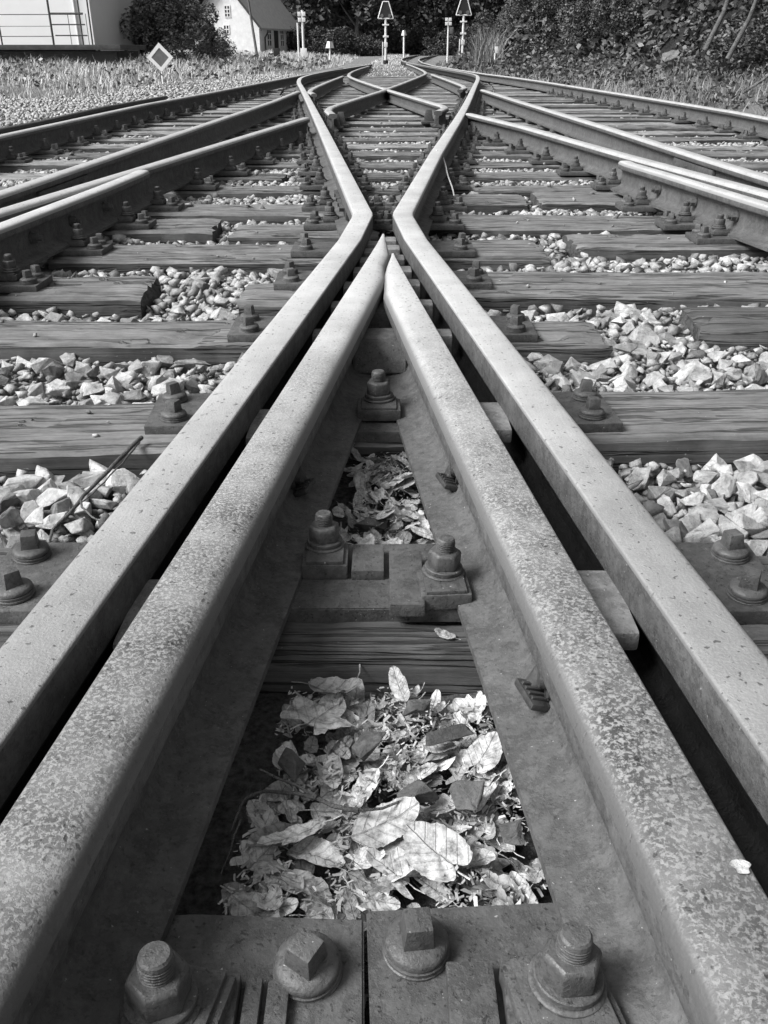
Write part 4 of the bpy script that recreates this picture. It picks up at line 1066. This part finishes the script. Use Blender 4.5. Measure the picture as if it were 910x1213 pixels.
for px in (-330, -180, -30, 1, 62, 97, 108):
    tall = px in (62, 97, 108)
    x0 = H(px+2, 53, YB+.1).x; tube_obj('post', [(x0, 0, 0), (x0, 0, 2.1 if tall else hz(16))], .032 if px in (62,) else .024, M_iron_dark, rl)
for (a, b, py, rr) in ((62, 100, 16, .03), (62, 101, 29, .018), (64, 102, 42, .018), (-420, 62, 18, .011), (-420, 62, 32, .007), (-420, 62, 44, .010)):
    tube_obj('bar', [(LX(a), 0, hz(py)), (LX(b), 0, hz(py-1 if a < 0 else py))], rr, M_iron_dark, rl)
for px in (82, 103): tube_obj('bar', [(LX(px), 0, 0), (LX(px), 0, hz(16))], .010, M_iron_dark, rl)

# ------------------------------------------------------------------ house
YH = 78
hA = H(233, 70, YH).x; hB = H(311, 70, YH-1.5).x
gw = hB-hA; zg = gz(hA, YH)-.4
hse = empty('house', (hA, YH, zg), R(-14)); tag(hse, 'small pale gabled house with a light roof behind the grass', 'house')
kk = 1.16; ov = .35; eav = H(318, 36, YH).z-zg+ov*kk; rdg = eav+gw/2*kk; dep = 9.0
def slab(bm, pts, t=(0, 0, .12)):
    lo = [bm.verts.new(p) for p in pts]; hi = [bm.verts.new(Vector(p)+Vector(t)) for p in pts]; n = len(pts)
    bm.faces.new(lo[::-1]); bm.faces.new(hi)
    for i in range(n): bm.faces.new((lo[i], lo[(i+1) % n], hi[(i+1) % n], hi[i]))
bm = bmesh.new(); slab(bm, [(0, 0, 0), (gw, 0, 0), (gw, 0, eav), (gw/2, 0, rdg), (0, 0, eav)], (0, dep, 0)); link('wall', finish(bm, 'wall'), M_plaster, hse)
bm = bmesh.new(); k = kk
slab(bm, [(gw+ov, -.4, eav-ov*k), (gw+ov, dep+.4, eav-ov*k), (gw/2, dep+.4, rdg), (gw/2, -.4, rdg)], (.0, 0, .14))
slab(bm, [(-ov, -.4, eav-ov*k+.003), (gw/2-.004, -.4, rdg+.003), (gw/2-.004, dep+.4, rdg+.003), (-ov, dep+.4, eav-ov*k+.003)], (.0, 0, .14)); rf = link('roof', finish(bm, 'roof'), M_roof, hse)
bm = bmesh.new(); slab(bm, [(gw+ov, -.46, eav-ov*k-.06), (gw/2, -.46, rdg-.06), (gw/2, -.46, rdg+.16), (gw+ov, -.46, eav-ov*k+.16)], (0, .05, 0)); link('bargeboard', finish(bm, 'bargeboard'), M_dark, rf)
bm = bmesh.new(); slab(bm, [(-ov, -.46, eav-ov*k-.06), (-ov, -.46, eav-ov*k+.16), (gw/2, -.46, rdg+.16), (gw/2, -.46, rdg-.06)], (0, .05, 0)); link('bargeboard', finish(bm, 'bargeboard'), M_dark, rf)
def window(parent, x0, x1, z0, z1, side='front', nx_=2, nz=3):
    w_ = empty('window'); w_.parent = parent; bm = bmesh.new(); b2 = bmesh.new()
    def pt(u, d, z): return (u, -d, z) if side == 'front' else (gw+d, u, z)
    def bx_(bm, u0, u1, a, b, d0, d1):
        p0, p1 = pt(u0, d0, a), pt(u1, d1, b); c = tuple((p0[i]+p1[i])/2 for i in range(3)); add_box(bm, c, tuple(abs(p1[i]-p0[i]) for i in range(3)))
    for i in range(nx_+1): u = x0+(x1-x0)*i/nx_; bx_(bm, u-.035, u+.035, z0, z1, -.03, .05)
    for j in range(nz+1): z = z0+(z1-z0)*j/nz; bx_(bm, x0-.03, x1+.03, z-.033, z+.033, -.031, .048)
    bx_(b2, x0, x1, z0, z1, -.06, .012)
    link('frame', finish(bm, 'frame'), M_plaster, w_); link('pane', finish(b2, 'pane'), M_glass, w_)
zr = lambda py: H(272, py, YH).z-zg
wx = lambda px: (H(px, 30, YH).x-hA)/math.cos(R(14))
window(hse, wx(269), wx(275.5), zr(20.5), zr(7)); window(hse, wx(266.5), wx(273), zr(40), zr(30), nz=2)
window(hse, 1.6, 2.5, .9, 2.2, 'side'); window(hse, 4.6, 5.4, .9, 2.2, 'side')
bm = bmesh.new(); add_box(bm, (gw+.03, 3.6, 1.0), (.08, .8, 2.0)); link('door', finish(bm, 'door'), M_dark, hse)
tube_obj('downpipe', [(gw+.4, .9, eav-.5), (gw+.12, .9, eav-.9), (gw+.12, .9, .1)], .06, M_dark, hse)
# poles by the house
pA, pB = H(294, 0, 52), H(307, 77, 50); up_ = pA+(pA-pB)*.25
bm = bmesh.new(); add_tube(bm, [pB+Vector((0, 0, -.2)), pA, up_], [.07, .055, .05], 10); add_box(bm, tuple(pA+Vector((0, 0, .1))), (.5, .06, .06)); tag(link('utility_pole', finish(bm, 'utility_pole', 60), M_iron_dark), 'thin leaning dark pole in front of the house gable', 'pole')

# ------------------------------------------------------------------ signs and signals
def boxo(name, c, s, m, parent, rz=0, bev=.003, rot=None):
    bm = bmesh.new(); add_box(bm, c, s, rz, bev=bev, rot=rot); return link(name, finish(bm, name, 40), m, parent)
def stand(px, Y): p = H(px, 60, Y); return (p.x, Y, gz(p.x, Y)-.05)
# diamond sign
Yd = 22; l = stand(189, Yd); zc = H(187, 68, Yd).z-l[2]; sq = empty('diamond_sign', l); tag(sq, 'white edged diamond shaped board on a short post in the grass', 'sign')
tube_obj('post', [(0, .03, 0), (0, .03, zc-.2)], .022, M_paint, sq)
half = (H(187, 51, Yd).z-H(187, 86, Yd).z)/2
bm = bmesh.new(); pr1 = [(half, 0), (0, half), (-half, 0), (0, -half)]; inn = half*.66
o1 = [bm.verts.new((a, -.012, b+zc)) for a, b in pr1]; o2 = [bm.verts.new((a*inn/half, -.012, b*inn/half+zc)) for a, b in pr1]
for i in range(4): bm.faces.new((o1[i], o1[(i+1) % 4], o2[(i+1) % 4], o2[i]))
rr = bmesh.ops.extrude_face_region(bm, geom=bm.faces[:]); bmesh.ops.translate(bm, vec=(0, .02, 0), verts=[g_ for g_ in rr['geom'] if isinstance(g_, bmesh.types.BMVert)])
link('border', finish(bm, 'border', 30), M_paint, sq)
bm = bmesh.new(); slab(bm, [(a*inn/half, -.004, b*inn/half+zc) for a, b in pr1], (0, .01, 0)); link('panel', finish(bm, 'panel', 30), M_signgrey, sq)
# tall lantern signals
def signal(px, Y, ptop, pbot, pbase, label, hw_px=9):
    l = stand(px, Y); s = empty('signal', l); tag(s, label, 'signal', 'tall track signals beyond the far crossing')
    zt_, zb_ = H(px, ptop, Y).z-l[2], H(px, pbot, Y).z-l[2]; pxm = (H(px+1, 40, Y).x-H(px, 40, Y).x); W = hw_px*pxm
    tube_obj('post', [(0, 0, 0), (0, 0, zb_)], .055, M_paint, s)
    tube_obj('base', [(0, 0, 0), (0, 0, .30)], .12, M_dark, s)
    outl = [(-W, zb_), (W, zb_), (W*.95, zb_+.1*(zt_-zb_)), (W*.38, zt_), (-W*.38, zt_), (-W*.95, zb_+.1*(zt_-zb_))]
    bm = bmesh.new(); slab(bm, [(a, -.03, b) for a, b in outl], (0, .06, 0)); hd = link('head', finish(bm, 'head', 30), M_dark, s)
    bm = bmesh.new(); P = [Vector((a, -.035, b)) for a, b in outl]
    for i in range(6): add_tube(bm, [P[i], P[(i+1) % 6]], .026, 6)
    link('border', finish(bm, 'border', 60), M_paint, hd)
    for q in (-1, 1):
        bm = bmesh.new(); add_cyl(bm, (q*W*.5, -.03, zb_+.17*(zt_-zb_)), .075, .06, 16, rot=Euler((R(90), 0, 0)).to_matrix()); link('lamp', finish(bm, 'lamp'), M_signgrey, hd)
    H2 = zb_
    for (za, zb2, wd) in ((.86, .89, .3), (.62, .66, .26), (.42, .52, .16), (.10, .14, .2)):
        boxo('bracket', (0, 0, H2*(za+zb2)/2), (wd, .12, H2*(zb2-za)), M_paint if wd != .2 else M_dark, s)
    boxo('ladder', (-.14, .0, H2*.28), (.045, .05, H2*.5), M_paint, s)
signal(457, 46, 2, 22, 78, 'tall white post signal with a trapezoid head, centre, left one of the two')
signal(548, 44, -2, 18, 75, 'tall white post signal with a trapezoid head by the reeds, right one of the two')
# lamp-shade shaped signs
def lampsign(px, Y, ptop, pbot, label, sc_=1):
    l = stand(px, Y); s = empty('lamp_sign', l); tag(s, label, 'sign'); zt_, zb_ = H(px, ptop, Y).z-l[2], H(px, pbot, Y).z-l[2]; pm = H(px+1, 40, Y).x-H(px, 40, Y).x
    tube_obj('post', [(0, 0, 0), (0, 0, zb_+.02)], 1.1*pm, M_paint, s)
    bm = bmesh.new(); add_cyl(bm, (0, 0, zb_), 5.2*pm*sc_, zt_-zb_, 4, 3.0*pm*sc_); link('shade', finish(bm, 'shade'), M_paint, s)
lampsign(391, 50, 49, 57, 'white sign shaped like a lamp shade on a post, right of the house')
lampsign(478.5, 70, 36, 42, 'small white lamp shade sign between the two tall signals', .6)
# crossbuck-like post by the house
def plate_post(px, Y, rects, posts, label, name):
    l = stand(px, Y); s = empty(name, l); tag(s, label, 'sign post')
    for (xa, pa, pb, r_) in posts:
        x = H(xa, 40, Y).x-l[0]; tube_obj('post', [(x, 0, max(0, H(xa, pb, Y).z-l[2])), (x, 0, H(xa, pa, Y).z-l[2])], r_, M_paint, s)
    for (xa, xb, pa, pb, m) in rects:
        a, b = H(xa, pa, Y), H(xb, pb, Y); boxo('board', ((a.x+b.x)/2-l[0], -.07, (a.z+b.z)/2-l[2]), (b.x-a.x, .04, a.z-b.z), m, s)
plate_post(357, 58, [(352.5, 356.5, 14, 19, M_paint), (358, 362, 14, 19, M_paint), (353, 357, 21, 26, M_paint), (358, 362, 21, 26, M_paint), (356, 364, 57, 69, M_paint)], [(359, 12, 80, .07), (353, 27, 80, .05)], 'white post with four small square boards, right of the house wall', 'sign_post')
plate_post(531, 55, [(527.5, 531, 21, 25, M_paint), (532, 535, 21, 25, M_paint), (527.5, 531, 26, 30, M_paint), (532, 535, 26, 30, M_paint), (533, 537, 32, 40, M_signgrey)], [(531, 22, 80, .05)], 'white post with four small square boards, left of the right tall signal', 'sign_post')
plate_post(328, 46, [(324, 332, 57, 67, M_dark)], [(328, 67, 84, .03)], 'small dark box on a thin post in the grass in front of the house', 'marker_post')
plate_post(588, 33, [(586.5, 589.5, 55, 63, M_paint)], [(588, 63, 84, .03)], 'thin post with a narrow white top left of the white marker', 'marker_post')
p = H(604, 77, 34); bm = bmesh.new(); bmesh.ops.create_uvsphere(bm, u_segments=16, v_segments=10, radius=.13)
for v in bm.verts: v.co.z *= .85
mk = link('marker', finish(bm, 'marker', 60), M_paint); mk.location = (p.x, p.y, p.z); tag(mk, 'round white marker cap at the foot of the bank', 'marker')
tube_obj('post', [(0, 0, -.5), (0, 0, -.05)], .04, M_dark, mk)
sc.render.resolution_x = 768; sc.render.resolution_y = 1024
